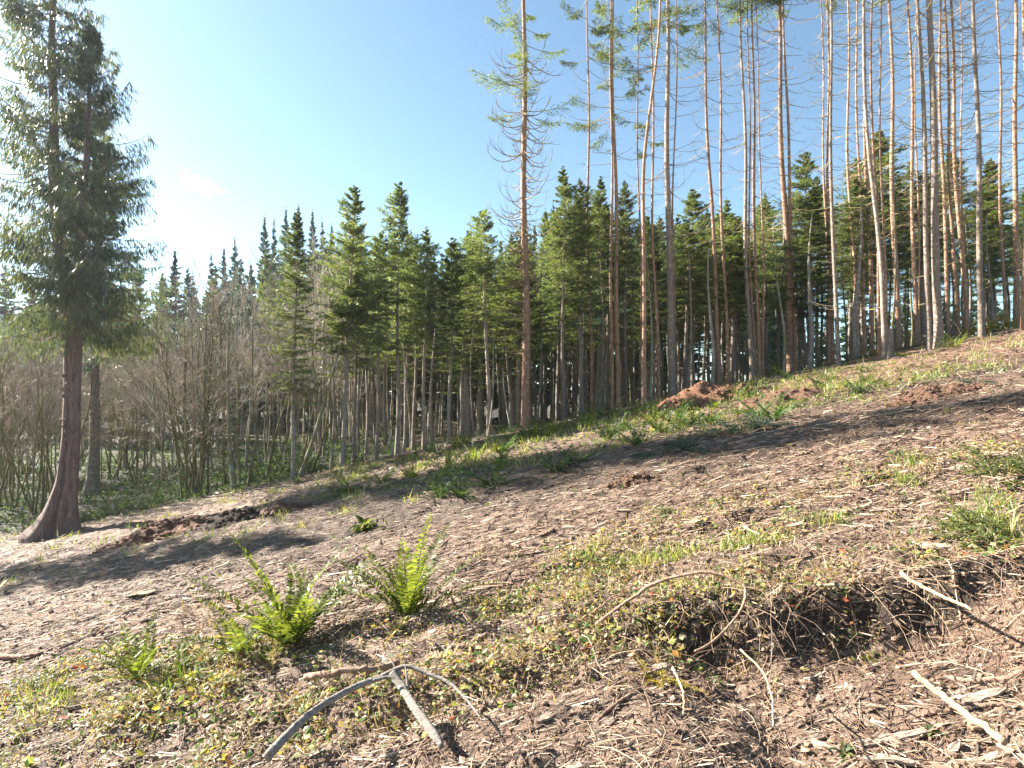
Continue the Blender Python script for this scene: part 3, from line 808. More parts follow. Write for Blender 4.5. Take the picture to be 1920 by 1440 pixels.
VAR = [
    conifer_parts(501, 3.8, 1.6, 'needle', 'lichen_bark', shape=0.7),
    conifer_parts(502, 4.9, 1.75, 'needle', 'lichen_bark', shape=0.6, gap=0.24),
    conifer_parts(503, 5.9, 1.6, 'needle', 'grey_bark', 34, shape=0.8, low=-26),
    conifer_parts(504, 4.2, 1.95, 'needle', 'lichen_bark', 30, gap=0.28, shape=0.65, low=-8),
    conifer_parts(505, 6.6, 1.6, 'needle', 'grey_bark', 40, gap=0.22, shape=0.55),
]
VAR += [conifer_parts(506, 5.0, 1.75, 'needle', 'lichen_bark', 36, gap=0.36, shape=0.75), conifer_parts(507, 4.4, 1.5, 'blue_needle', 'grey_bark', 30, gap=0.2, shape=0.75)]
BLUE = [
    conifer_parts(511, 1.2, 1.7, 'blue_needle', 'lichen_bark', 0, sp=0.30, plen=0.21, pw=0.026, low=-22),
    conifer_parts(512, 1.6, 1.45, 'blue_needle', 'lichen_bark', 0, sp=0.32, plen=0.21, pw=0.026, low=-20, gap=0.08),
]
def place(parts, name, loc, rz, sxy, sz, label, group, lean=(0.0, 0.0), cat="tree"):
    t = empty(name, loc, rz)
    t.scale = (sxy, sxy, sz)
    m = mathutils.Matrix.Rotation(lean[0], 3, 'Y') @ mathutils.Matrix.Rotation(lean[1], 3, 'X') @ mathutils.Matrix.Rotation(rz, 3, 'Z')
    t.rotation_euler = m.to_euler()
    tag(t, label, cat, group)
    for pn, me, kd in parts:
        o = link(pn, me, t)
        if kd: o["kind"] = kd
    return t

def conifer(parts, px, row_b, y, px_t, row_t, hw_px, label, group="green conifers of the forest edge", name="conifer_tree", rng=random):
    d = ray(px, row_b if row_b else 800)
    x = d[0] * y; z = float(zground(x, y))
    top = at(px_t, row_t, y)
    h = top[2] - z
    return place(parts, name, (x, y, z - 0.03), rng.uniform(0, 6.28), hw_px * y / F / 1.35, h / 13.0, label, group, (math.atan2(top[0] - x, h), 0.0))

FRONT = [
 (0, 550, 900, 16.8, 556, 395, 62, "sunlit narrow conifer with bare lower trunk nearest the bare grey brush"),
 (3, 642, 875, 17.4, 667, 350, 72, "tall open-topped conifer with curved trunk and drooping sunlit branches"),
 (2, 664, 862, 18.6, 672, 470, 52, "pale-stemmed slim conifer close against the tall open-topped conifer"),
 (1, 745, 842, 18.6, 750, 345, 62, "tallest pointed conifer at the downhill end of the green forest edge"),
 (4, 706, 858, 18.2, 714, 440, 50, "slim conifer filling the gap between the two tallest pointed conifers"),
 (2, 795, 838, 18.8, 800, 425, 52, "white-barked conifer just uphill of the tallest pointed conifer"),
 (4, 775, 842, 19.6, 782, 455, 48, "lower conifer tucked behind the tallest pointed conifer's trunk"),
 (1, 842, 830, 19.2, 848, 448, 52, "dull green conifer second uphill of the tallest pointed conifer"),
 (3, 868, 822, 21.0, 878, 435, 55, "broad loose conifer shading the dark stems before the lone branchy fir"),
 (4, 918, 806, 19.4, 905, 400, 62, "yellow-lit conifer crown beside the lone branchy fir"),
 (2, 1058, 783, 20.5, 1056, 312, 58, "grey-trunked conifer standing just past the lone branchy fir"),
 (4, 1092, 775, 21.5, 1090, 345, 46, "narrow conifer between the grey-trunked conifer and the bare trunks"),
 (2, 1130, 772, 22.5, 1126, 332, 50, "pointed conifer seen between the first bare trunks and the close pair"),
 (4, 1175, 766, 22.0, 1172, 350, 46, "conifer showing between the close pair and the bent tan trunk"),
 (1, 1300, 748, 25.0, 1298, 358, 62, "broad pale green conifer behind the large dirt heap"),
 (3, 1500, 700, 24.0, 1512, 285, 66, "rounded blue-green conifer between the stout stubby trunk and the close trio"),
 (0, 1650, 690, 24.0, 1648, 245, 84, "tallest yellow-green conifer rising behind the leaning trunks"),
 (1, 1600, 690, 25.0, 1606, 300, 60, "yellow-green conifer downhill of the tallest one behind the leaning trunks"),
 (0, 1860, 660, 25.0, 1856, 300, 70, "dark dense conifer behind the dark shaded trunk and bracken"),
 (1, 1790, 670, 26.0, 1785, 290, 66, "bushy conifer behind the branch-tangled trunks by the bracken"),
]
for v, pb, rb, y, pt, rt, hw, lab in FRONT:
    conifer(VAR[v], pb, rb, y, pt, rt, hw, lab)

# far blue-green firs beyond the ravine
for k, (pt, rt, hw, y, v) in enumerate([(496, 412, 26, 58, 0), (514, 416, 20, 60, 1), (536, 398, 26, 62, 0), (560, 392, 28, 64, 1), (586, 402, 27, 60, 0), (604, 420, 24, 66, 1), (622, 428, 25, 63, 0),
                                         (440, 452, 26, 66, 1), (420, 470, 24, 60, 0), (396, 482, 24, 56, 1), (470, 500, 26, 52, 0), (648, 440, 26, 66, 1), (362, 520, 26, 58, 1), (328, 474, 30, 36, 0), (300, 540, 30, 40, 1),
                                         (250, 560, 30, 46, 0), (210, 520, 34, 50, 1), (60, 540, 42, 44, 0), (10, 500, 42, 46, 1), (120, 560, 36, 52, 1)]):
    conifer(BLUE[v], pt + random.uniform(-2, 2), 820, y, pt, rt, hw * 1.6, "small blue-green fir among the bare brush near the cedar" if k == 13 else "distant blue-green fir on the far side of the fern hollow", "distant blue firs beyond the hollow", "fir_tree")

for k, (pt, rt, hw, y, v) in enumerate([(262, 500, 40, 34, 3), (305, 515, 34, 37, 1), (352, 505, 36, 42, 6), (404, 500, 34, 40, 5), (452, 488, 36, 44, 6), (500, 470, 36, 40, 1), (590, 470, 40, 36, 3), (618, 455, 40, 33, 5), (232, 540, 38, 30, 6), (545, 480, 34, 44, 0)]):
    conifer(VAR[v], pt + 2, 830, y, pt, rt, hw, "green conifer rising behind the pale bare thicket", "conifers behind the bare thicket")
# deeper forest, nothing tells these apart
SKY_PX = [600, 640, 665, 710, 750, 800, 850, 900, 950, 1000, 1055, 1125, 1200, 1300, 1400, 1500, 1540, 1650, 1750, 1850, 1960]
SKY_ROW = [450, 440, 400, 440, 400, 445, 465, 425, 420, 405, 350, 360, 370, 385, 350, 305, 300, 275, 300, 305, 330]
rf = np.random.default_rng(77)
def whereabouts(px):
    for lim, w in ((720, "the tall open-topped conifer"), (830, "the tallest pointed conifer"), (970, "the yellow-lit conifer"), (1130, "the grey-trunked conifer"), (1290, "the thick mottled trunk"),
                   (1440, "the large dirt heap"), (1580, "the close trio of trunks"), (1710, "the sawn stump"), (1820, "the stoutest trunk"), (9999, "the yellow bracken")):
        if px < lim: return w
pts = []
def far_enough(x, y, dmin):
    return all((x - a) ** 2 + (y - b) ** 2 > dmin * dmin for a, b in pts)
tries = 0
n_deep = 0
while n_deep < 165 and tries < 6000:
    tries += 1
    y = rf.uniform(20.5, 52); px = rf.uniform(600, 1980)
    x = ray(px, 780)[0] * y
    if px > 1440 and (y > 34 or rf.random() < 0.45): continue
    if px < 720 and y < 24: continue
    if y < edge_y(x) + 2.2 or not far_enough(x, y, 1.55): continue
    pts.append((x, y)); n_deep += 1
    rt = np.interp(px, SKY_PX, SKY_ROW) + abs(rf.normal(0, 62)) + 8
    v = int(rf.integers(0, 7)) if px < 1440 else int(rf.choice([0, 1, 3, 5]))
    side = "deep in the stand behind " + whereabouts(px)
    conifer(VAR[v], px, 780, y, px + rf.normal(0, 5), rt, rf.uniform(46, 70) * 24 / max(y, 22), "green conifer " + side, "conifers deep behind " + whereabouts(px))

# slim shaded stems without green
def pole_parts(seed, H, r, bark, dead):
    rng = np.random.default_rng(seed); ph = rng.uniform(0, 6)
    path = lambda z: (0.10 * np.sin(z * 0.45 + ph) * smooth(0, 3, z), 0.08 * np.cos(z * 0.5 + ph) * smooth(0, 3, z))
    ac = Acc()
    for P, Rr, S in dead_branch_set(rng, path, 0.8, H * 0.95, dead, 0.8, 0.008, -8, 26, 6, 3, 0.3): ac.add(*tubes(P, Rr, 3))
    return [("trunk", trunk_mesh("trunk", path, r, H, bark, seed, 7, 30, 0.3, 0.25, 0.05, 0.25), None), ("dead_branches", ac.mesh("dead_branches", M['twig']), "stuff")]
POLES = [pole_parts(601, 9, 0.055, 'lichen_bark', 34), pole_parts(602, 9, 0.075, 'lichen_bark', 30), pole_parts(603, 9, 0.05, 'alder_bark', 26), pole_parts(604, 9, 0.06, 'moss_bark', 40)]
n_p = 0; tries = 0
while n_p < 150 and tries < 6000:
    tries += 1
    y = rf.uniform(18.6, 44); px = rf.uniform(600, 1960)
    x = ray(px, 780)[0] * y
    if px > 1440 and rf.random() < 0.35: continue
    if y < edge_y(x) + 0.9 or not far_enough(x, y, 0.7): continue
    pts.append((x, y)); n_p += 1
    place(POLES[int(rf.choice([0, 1, 1, 2, 3]))], "slender_tree", (x, y, float(zground(x, y)) - 0.03), rf.uniform(0, 6.28), rf.uniform(0.8, 1.3), min(rf.uniform(0.7, 1.15), (at(px, np.interp(px, SKY_PX, SKY_ROW) + 90, y)[2] - float(zground(x, y))) / 9.0),
          "slim leafless shaded stem in the stand behind " + whereabouts(px), "slim stems behind " + whereabouts(px), (rf.normal(0, 0.035), rf.normal(0, 0.03)), "tree")

# leaning and mossy stems at the fern hollow, each its own
def lean_stem(b, tpt, y, wpx, mat, label, dead=26, crown=None, seed=0):
    rng = np.random.default_rng(900 + seed)
    d = ray(*b); x0 = d[0] * y; z0 = float(zground(x0, y))
    top = at(tpt[0], tpt[1], y); H = top[2] - z0; dx = top[0] - x0
    t = empty("slender_tree", (x0, y, z0)); tag(t, label, "tree")
    ph = rng.uniform(0, 6); bow = rng.normal(0, 0.12)
    path = lambda z: (dx * z / H + bow * np.sin(np.clip(z / H, 0, 1) * 3.14) + 0.03 * np.sin(z * 1.5 + ph), 0.12 * np.sin(z * 0.6 + ph) * smooth(0, 2, z))
    link("trunk", trunk_mesh("trunk", path, wpx * y / F / 2, H, mat, 900 + seed, 8, 44, 0.35, 0.3, 0.07, 0.3), t)
    if dead: branch_obj("dead_branches", dead_branch_set(rng, path, 0.8, H * 0.98, dead, 0.85, 0.008, -4, 38, 6, 4, 0.2), 'twig' if mat != 'alder_bark' else 'grey_twig', t)
    if crown:
        c0, Rm = crown
        wood, lv = whorl_crown(rng, H * (1 - c0) + 0.6, Rm)
        off = lambda V: V + np.stack([*path(V[:, 2] + H * c0), np.full(len(V), H * c0)], -1)
        link("limbs", mesh("limbs", off(wood[0]), wood[1], None, M['twig']), t)["kind"] = "stuff"
        ac = Acc()
        for a_ in lv: ac.add(off(a_[0]), a_[1])
        link("crown", ac.mesh("crown", M['needle'], False), t)
STEMS = [
 ((465, 908), (506, 742), 17.6, 5, 'moss_bark', "thin mossy stem leaning uphill at the front of the fern hollow", 18, None),
 ((504, 879), (543, 733), 20.5, 7, 'moss_bark', "dark mossy leaning trunk in mid hollow, thicker of two parallel ones", 18, None),
 ((511, 885), (548, 783), 19.5, 5, 'moss_bark', "short yellow-mossed stem parallel to the dark leaning trunk", 14, None),
 ((560, 899), (662, 560), 17.0, 8, 'alder_bark', "long grey trunk leaning steeply uphill with a sunlit leafy top", 22, (0.72, 1.1)),
 ((557, 896), (606, 700), 17.6, 5, 'moss_bark', "mossy stem leaning behind the long grey leaning trunk", 20, None),
 ((584, 890), (617, 740), 17.4, 5, 'moss_bark', "golden-lit mossy stem leaning uphill of the long grey trunk", 16, None),
 ((621, 882), (617, 560), 17.2, 5, 'alder_bark', "upright pale thin stem just downhill of the curved conifer trunk", 20, None),
 ((440, 914), (434, 510), 17.6, 8, 'alder_bark', "straight grey-brown alder trunk standing tall in the bare brush", 40, None),
 ((451, 911), (446, 640), 17.8, 5, 'moss_bark', "thin companion stem beside the straight alder trunk", 26, None),
 ((422, 900), (410, 600), 20.0, 6, 'moss_bark', "shadowed mossy stem downhill of the straight alder trunk", 30, None),
 ((488, 872), (480, 560), 22.0, 5, 'alder_bark', "pale upright stem behind the mossy leaning stem", 34, None),
 ((400, 880), (396, 560), 23.0, 6, 'lichen_bark', "dark thin trunk deep in the hollow behind the shrub clump", 34, None),
 ((284, 940), (270, 830), 17.0, 4, 'moss_bark', "short crooked sapling among the ferns beside the big conifer", 12, None),
 ((320, 925), (296, 800), 18.0, 4, 'moss_bark', "thin sapling bent toward the cedar in the fern bed", 12, None),
 ((738, 850), (728, 600), 18.0, 4, 'alder_bark', "pale thin stem just downhill of the tallest pointed conifer's trunk", 20, None),
 ((756, 842), (772, 560), 18.9, 5, 'lichen_bark', "brown thin stem just uphill of the tallest pointed conifer's trunk", 20, None),
 ((886, 815), (892, 560), 19.8, 4, 'lichen_bark', "thin brown stem downhill of the white leaning pole", 18, None),
 ((913, 812), (924, 620), 18.9, 4, 'alder_bark', "white thin pole leaning slightly before the dark stand", 10, None),
 ((958, 805), (945, 690), 18.7, 5, 'alder_bark', "pale forked pole close before the lone branchy fir", 12, None),
]
for k, (b, tp, y, w, mt, lab, dd, cr) in enumerate(STEMS):
    lean_stem(b, tp, y, w, mt, lab, dd, cr, k)

# ---------------------------------------------------------------- the dark conifer behind the cedar
def make_companion():
    rng = np.random.default_rng(41)
    y0 = 22.5; x0 = ray(172, 935)[0] * y0; z0 = float(zground(x0, y0)); H = 15.5
    t = empty("conifer_tree", (x0, y0, z0))
    tag(t, "dark-trunked spreading conifer standing right behind the cedar", "tree")
    path = lambda z: (0.012 * z + 0.03 * np.sin(z), 0.02 * np.sin(z * 0.7))
    link("trunk", trunk_mesh("trunk", path, 0.205, H, 'lichen_bark', 41, 14, 90, 0.75, 0.12, 0.06, 0.35), t)
    branch_obj("dead_branches", dead_branch_set(rng, path, 2.0, 7.0, 110, 2.1, 0.014, -6, -8, 8, 6, 0.1), 'twig', t)
    wood, lv = whorl_crown(rng, 10.5, 3.3, low=-20, top=40, sp=0.40, nb=6, ptw=22, q=6, plen=0.20, pw=0.018, tstart=0.25, twl=0.26, hang=0.2, gap=0.1)
    off = np.array([0.08, 0, 5.0])
    link("limbs", mesh("limbs", wood[0] + off, wood[1], None, M['twig']), t)["kind"] = "stuff"
    ac = Acc()
    for a_ in lv: ac.add(a_[0] + off, a_[1])
    link("crown", ac.mesh("crown", M['blue_needle'], False), t)
make_companion()
# conifers of the same stand just outside the view on the sunny side; their shade falls across the slope
place(VAR[2], "conifer_tree", (-15.2, 12.6, float(zground(-15.2, 12.6))), 1.0, 1.15, 0.80, "lone conifer beside the cedar just beyond the downhill edge of the view", None)
# place(VAR[4], "conifer_tree", (-17.2, 15.2, float(zground(-17.2, 15.2))), 2.0, 1.2, 0.95, "conifer beside the cedar just beyond the view", "conifers on the sunny side")

# ---------------------------------------------------------------- leafless shrubs and alders
def bare_parts(seed, stems, H, spread, mat, tw, n1=9, n2=5, n3=4, r=0.03, up=0.35):
    rng = np.random.default_rng(seed)
    az = rng.uniform(0, 6.283, stems)
    el = np.pi / 2 - np.abs(rng.normal(0, spread, stems))
    S = np.stack([rng.normal(0, 0.05 * stems ** 0.5, stems), rng.normal(0, 0.05 * stems ** 0.5, stems), np.full(stems, -0.15)], -1)
    L = H * rng.uniform(0.7, 1.05, stems)
    P0 = arcs(S, az, L, el, el + rng.normal(0.12, 0.2, stems), 12, 1, 0.07, rng, rng.normal(0, 0.5, stems))
    r0 = r * rng.uniform(0.6, 1.15, stems)
    wood = Acc(); wood.add(*tubes(P0, r0[:, None] * np.linspace(1, 0.22, 12)[None], 6))
    fine = Acc()
    def kids(P, L, n, t0, ratio, dv, K, rr, S_, acc):
        N = len(P)
        t = rng.uniform(t0, 0.98, (N, n)); B, T = at_t(P, t)
        a2 = np.arctan2(T[..., 1], T[..., 0]).ravel() + rng.normal(0, 1.2, N * n)
        e2 = np.arcsin(np.clip(T[..., 2], -1, 1)).ravel() - np.abs(rng.normal(dv, 0.25, N * n))
        L2 = (L[:, None] * ratio * (1.25 - 0.75 * t) * rng.uniform(0.5, 1.3, (N, n))).ravel()
        Pn = arcs(B.reshape(-1, 3), a2, L2, e2, e2 + up, K, 1, 0.10, rng)
        acc.add(*tubes(Pn, rr * np.linspace(1, 0.3, K)[None] * np.ones((N * n, 1)), S_))
        return Pn, L2
    P1, L1 = kids(P0, L, n1, 0.25, 0.42, 0.5, 7, r * 0.30, 4, wood)
    P2, L2 = kids(P1, L1, n2, 0.2, 0.42, 0.3, 5, 0.0065, 3, fine)
    P3, L3 = kids(P2, L2, n3, 0.2, 0.5, 0.2, 4, 0.0042, 3, fine)
    return [("stems", wood.mesh("stems", M[mat]), "stuff" if stems > 1 else None), ("twigs", fine.mesh("twigs", M[tw]), "stuff")]

CLUMP = bare_parts(701, 15, 6.6, 0.24, 'moss_bark', 'grey_twig', 9, 5, 4, 0.042)
CLUMP2 = bare_parts(702, 7, 6.0, 0.26, 'moss_bark', 'grey_twig', 12, 6, 4, 0.045)
ALDER = [bare_parts(711 + k, 3, 8.5, 0.16, 'alder_bark', 'grey_twig', 15, 6, 4, 0.06) for k in range(3)]
def shrub(parts, px, row, y, rz, s, sz, name, label, group=None, cat="shrub"):
    x = ray(px, row)[0] * y
    return place(parts, name, (x, y, float(zground(x, y)) - 0.02), rz, s, sz, label, group, (0, 0), cat)
shrub(CLUMP, 372, 935, 17.2, 0.4, 1.0, 1.0, "bare_shrub", "big leafless shrub with many mossy stems fanning up before the fern bed")
for px, y in [(-40, 18), (-10, 22), (15, 25), (50, 27), (120, 25), (-60, 26), (150, 31), (230, 29)]:
    shrub(CLUMP2, px, 930, y, px * 0.37, rf.uniform(0.85, 1.1), rf.uniform(0.8, 1.05), "bare_shrub", "dark leafless shrub in the dim thicket behind the cedar", "dim thicket behind the cedar")
for k, (px, y, rz, s, sz, lab) in enumerate([
    (28, 19.5, 1.0, 1.0, 1.05, "dark leafless many-stemmed shrub at the downhill edge of the view"),
    (70, 18.0, 2.2, 0.8, 0.95, "low leafless shrub with mossy limbs spreading at the cedar's downhill side"),
    (100, 22.0, 3.1, 1.1, 1.1, "tall dark leafless shrub seen just behind the cedar trunk"),
    (205, 26.0, 4.4, 1.0, 1.0, "leafless shrub behind the dark-trunked conifer's foot"),
    (262, 25.0, 0.3, 0.9, 1.0, "thin leafless shrub in the gap between the conifer and the fanning shrub")]):
    shrub(CLUMP2, px, 930, y, rz, s, sz, "bare_shrub", lab)
k = 0
for px, y in [(300, 24), (335, 28), (350, 33), (385, 26), (410, 31), (440, 27), (462, 24.5), (478, 33), (505, 28), (530, 25), (552, 32), (580, 28), (602, 25), (628, 33), (655, 29), (280, 30), (20, 27), (140, 29), (600, 22)]:
    shrub(ALDER[k % 3], px, 850, y, k * 1.7, rf.uniform(0.85, 1.15), rf.uniform(0.92, 1.12), "bare_alder", "leafless grey alder in the pale thicket behind the fern hollow", "leafless alder thicket", "tree")
    k += 1

# ================================================================== FERNS AND LOW PLANTS
def frond(rng, ac, base, az, L, e0, e1, n=26, wmax=0.075, pw=0.0065, daz=0.0, stalk=True):
    P = arcs(base[None], np.array([az]), np.array([L]), np.array([e0]), np.array([e1]), 12, 1.3, 0.02, rng, np.array([daz]))
    if stalk: ac.add(*tubes(P, np.linspace(0.0035, 0.001, 12)[None], 4))
    t = np.linspace(0.10, 0.985, n)[None]
    B, T = at_t(P, t); B, T = B[0], T[0]; t = t[0]
    hz = np.array([-math.sin(az), math.cos(az), 0.0]); hz = hz[None] - T * (T @ hz)[:, None]; side = norm(hz)
    upn = np.cross(T, side)
    prof = wmax * np.minimum(1, 0.35 + (t - 0.1) / 0.22) * np.clip(1.04 - t, 0.05, 1) ** 0.62
    for sg in (1, -1):
        D = norm(side * sg + T * 0.38 + upn * rng.uniform(-0.05, 0.4, (n, 1)) + rng.normal(0, 0.07, (n, 3))) * (prof * rng.uniform(0.85, 1.1, n))[:, None]
        Wv = norm(T + rng.normal(0, 0.12, (n, 3)) + upn * rng.normal(0, 0.35, (n, 1))) * pw * np.linspace(1.1, 0.6, n)[:, None]
        ac.add(*cards(B, D, Wv))

def hero_fern(px, row, label, n, L, seed, mat='fern', e=(18, 78), n_p=34, name="sword_fern"):
    rng = np.random.default_rng(seed)
    c = on(px, row)
    t = empty(name, c); tag(t, label, "fern")
    for k in range(n):
        az = k * 6.283 / n * 1.0 + rng.normal(0, 0.3); e0 = R(rng.uniform(*e)); ll = L * rng.uniform(0.6, 1.15)
        ac = Acc(); frond(rng, ac, np.array([rng.normal(0, 0.02), rng.normal(0, 0.02), -0.01]), az, ll, e0, e0 - R(rng.uniform(10, 50)), n_p, 0.13 * ll + 0.018, 0.62 * ll / n_p, rng.normal(0, 0.25))
        link("frond", ac.mesh("frond", M[mat], False), t)
    for k in range(3):
        ll = L * rng.uniform(0.5, 0.9); ac = Acc(); frond(rng, ac, np.zeros(3), rng.uniform(0, 6.28), ll, R(rng.uniform(5, 25)), R(rng.uniform(-40, -15)), n_p, 0.10 * ll, 0.5 * ll / n_p, rng.normal(0, 0.3))
        tag(link("dead_frond", ac.mesh("dead_frond", M['dry_fern'], False), t), "withered brownish yellow frond")

hero_fern(545, 1208, "largest bright green fern with arching fronds behind the grey forked branch", 18, 0.92, 21, e=(35, 82))
hero_fern(455, 1238, "yellow-green fern crowding against the downhill side of the largest fern", 12, 0.58, 22, e=(15, 70))
hero_fern(765, 1150, "upright dark green fern growing from the leafy bank uphill of the largest fern", 15, 0.80, 23, e=(35, 86))
hero_fern(258, 1285, "small dark green fern alone at the downhill end of the leafy bank", 12, 0.52, 24, e=(20, 70))
hero_fern(345, 1292, "low fern half buried in yellow-green leaves between the smallest and largest ferns", 10, 0.45, 25, e=(8, 45))
hero_fern(1225, 1235, "wilted olive fern frond tuft lying on the track below the bank", 6, 0.26, 26, 'dry_fern', (5, 40))

def fern_mesh(seed, n, L, mat, e=(20, 75), n_p=16, stalk=True):
    rng = np.random.default_rng(seed); ac = Acc()
    for k in range(n):
        e0 = R(rng.uniform(*e)); ll = L * rng.uniform(0.65, 1.15)
        frond(rng, ac, np.array([rng.normal(0, 0.03), rng.normal(0, 0.03), -0.02]), k * 6.283 / n + rng.normal(0, 0.3), ll, e0, e0 - R(rng.uniform(10, 65)), n_p, 0.12 * ll + 0.015, 0.5 * ll / n_p, rng.normal(0, 0.25), stalk)
    return ac
FV = [fern_mesh(810 + k, 12, 0.55, None).mesh("fern_leaves", M['fern'], False) for k in range(3)]
FD = [fern_mesh(820 + k, 12, 0.6, None, (15, 65)).mesh("fern_leaves", M['wood_fern'], False) for k in range(3)]
def small_fern(px, row, s, me, label, seed, group=None):
    c = on(px, row, 22)
    o = link("sword_fern", me, None, c); o.rotation_euler = (0, 0, seed * 1.3); o.scale = (s * 1.3, s * 1.3, s * 1.4)
    tag(o, label, "fern", group)
MID = [
 (928, 915, 1.25, 0, 'd', "largest bluish fern clump on the shaded mid slope"),
 (862, 938, 0.9, 1, 'd', "narrow upright fern just downhill of the largest bluish clump"),
 (822, 940, 0.8, 2, 'd', "dull low fern second downhill of the largest bluish clump"),
 (770, 897, 0.95, 0, 'f', "bright green fern lowest in the row on the shaded mid slope"),
 (838, 886, 0.95, 1, 'f', "sunlit fern in the middle of the row on the mid slope"),
 (884, 866, 1.0, 2, 'f', "yellow-green sunlit fern at the upper end of the row on mid slope"),
 (716, 905, 0.7, 2, 'd', "small dark fern at the lowest end of the mid slope green patch"),
 (963, 832, 0.95, 0, 'f', "fern just below the foot of the lone branchy fir"),
 (1002, 824, 0.95, 1, 'f', "sunlit fern just uphill of the lone branchy fir's foot"),
 (1042, 812, 0.9, 2, 'f', "fern at the clearing edge below the grey-trunked conifer"),
 (1110, 796, 1.0, 0, 'f', "tall narrow fern below the first thin bare trunk"),
 (945, 848, 0.8, 2, 'd', "shaded fern two steps below the lone branchy fir"),
 (1080, 872, 0.9, 1, 'd', "dark fern in the weeds uphill of the largest bluish clump"),
 (1045, 885, 0.8, 0, 'd', "dark fern nearest uphill of the largest bluish clump"),
 (1140, 832, 1.0, 2, 'd', "dark spreading fern in the weeds below the close pair of trunks"),
 (1195, 838, 0.95, 1, 'd', "dark fern under the bent tan trunk in the weed band"),
 (1232, 815, 1.0, 0, 'd', "spiky dark fern below the thick mottled trunk"),
 (1275, 806, 1.0, 2, 'd', "dark fern at the foot of the large dirt heap"),
 (1335, 800, 0.95, 0, 'd', "dark fern uphill below the large dirt heap"),
 (1420, 782, 1.0, 1, 'd', "spiky dark fern below the spread reddish hump"),
 (1448, 790, 0.9, 2, 'd', "lowest dark fern below the spread reddish hump"),
 (1165, 806, 0.8, 0, 'f', "light green fern below the close pair of trunks"),
 (1460, 692, 1.1, 1, 'f', "round bright fern at the downhill foot of the stout stubby trunk"),
 (1785, 652, 1.0, 2, 'f', "pale green fern beside the stoutest trunk's foot"),
 (1385, 745, 0.7, 1, 'f', "small bright fern on top side of the large dirt heap"),
 (1268, 742, 0.7, 2, 'f', "small green fern at the thick mottled trunk's foot"),
 (560, 905, 0.8, 1, 'd', "fern at the foot of the sunlit narrow conifer"),
 (1230, 788, 0.8, 1, 'f', "light fern just below the bend of the dirt heap's downhill tail"),
]
for k, (px, row, s, v, kd, lab) in enumerate(MID):
    small_fern(px, row, s, (FV if kd == 'f' else FD)[v], lab, k)
def band(x, y):
    c = 12.6 - 0.05 * x
    m = smooth(9.4, 11.5, y + 0.12 * x) * (1 - smooth(16.5, 18.4, y)) * smooth(-6.5, -3.5, x) * (1 - smooth(6, 10, x))
    return np.clip(m * smooth(-0.18, 0.10, fbm(x * 0.9, y * 1.3, 3, 61)) + 0.05 * smooth(0.0, 0.2, fbm(x * 0.8, y * 1.5, 3, 63)), 0, 1)
rm = np.random.default_rng(64); cnt = 0
for _ in range(900):
    x = rm.uniform(-4.5, 8.5); y = rm.uniform(10.5, 17.5)
    if rm.random() > band(np.array([x]), np.array([y]))[0] * 0.8: continue
    o = link("sword_fern", (FD + FV)[cnt % 6], None, (x, y, float(zground(x, y)))); sc = rm.uniform(0.5, 0.95); o.rotation_euler = (0, 0, rm.uniform(0, 6.28)); o.scale = (sc, sc, sc * 1.15)
    tag(o, "small fern tuft among the weeds across the shaded middle slope", "fern", "small ferns of the weed band"); cnt += 1
    if cnt >= 55: break
# yellow bracken on the ridge
for k, (px, row, s) in enumerate([(1822, 628, 1.0), (1850, 622, 1.1), (1866, 617, 1.15), (1880, 612, 1.1), (1895, 612, 1.0), (1640, 660, 0.7)]):
    rng = np.random.default_rng(860 + k)
    me = fern_mesh(850 + k, 9, 0.7, None, (25, 75), 14).mesh("bracken_leaves", M['dry_fern'], False)
    c = on(px, row, 19)
    o = link("bracken", me, None, c); o.rotation_euler = (0, 0, k); o.scale = (s, s, s)
    tag(o, "yellow bracken tuft by the mossy stem near the sawn stump" if k == 5 else "golden yellow bracken fronds between the ridge trunks", "fern", None if k == 5 else "yellow bracken on the ridge")

# broad-leaved rosette in the middle of the slope
def rosette(px, row, n, L, label, seed, mat='fern', w=0.16, name="leafy_plant", cat="plant"):
    rng = np.random.default_rng(seed); c = on(px, row); ac = Acc()
    for k in range(n):
        az = rng.uniform(0, 6.283); e0 = R(rng.uniform(20, 75)); ll = L * rng.uniform(0.55, 1.1)
        P = arcs(np.array([[0, 0, 0.0]]), np.array([az]), np.array([ll]), np.array([e0]), np.array([e0 - R(80)]), 6)[0]
        T = norm(np.gradient(P, axis=0)); sd = norm(np.cross(T, np.array([0, 0, 1.0]))) * (w * ll * np.array([0.25, 0.8, 1.0, 0.9, 0.55, 0.05]))[:, None]
        up = np.cross(sd, T) * 0.35
        V = np.concatenate([P + sd + up, P, P - sd + up]); i = np.arange(5)
        Fq = np.concatenate([np.stack([i, i + 1, i + 7, i + 6], -1), np.stack([i + 6, i + 7, i + 13, i + 12], -1)])
        ac.add(V, Fq)
    o = link(name, ac.mesh("leaves", M[mat], False), None, c); tag(o, label, cat)
rosette(684, 992, 26, 0.30, "round bright green broad-leaved plant alone on the bare mid slope", 5)
rosette(1600, 958, 14, 0.12, "small vivid green rosette on the leafy flat in mid slope", 6, 'weed')
rosette(1340, 768, 10, 0.25, "bright yellow-green leafy sprig above the large dirt heap's crest", 9, 'fern')
rosette(1688, 668, 10, 0.22, "bright green sprig on bare soil below the ruddy straight trunk", 10, 'fern')
rosette(1742, 1232, 10, 0.07, "tiny green sprout beside the pale broken pole", 11, 'weed')
rosette(1580, 1275, 16, 0.07, "yellow-green moss tuft among bark pieces on the track", 12, 'weed')

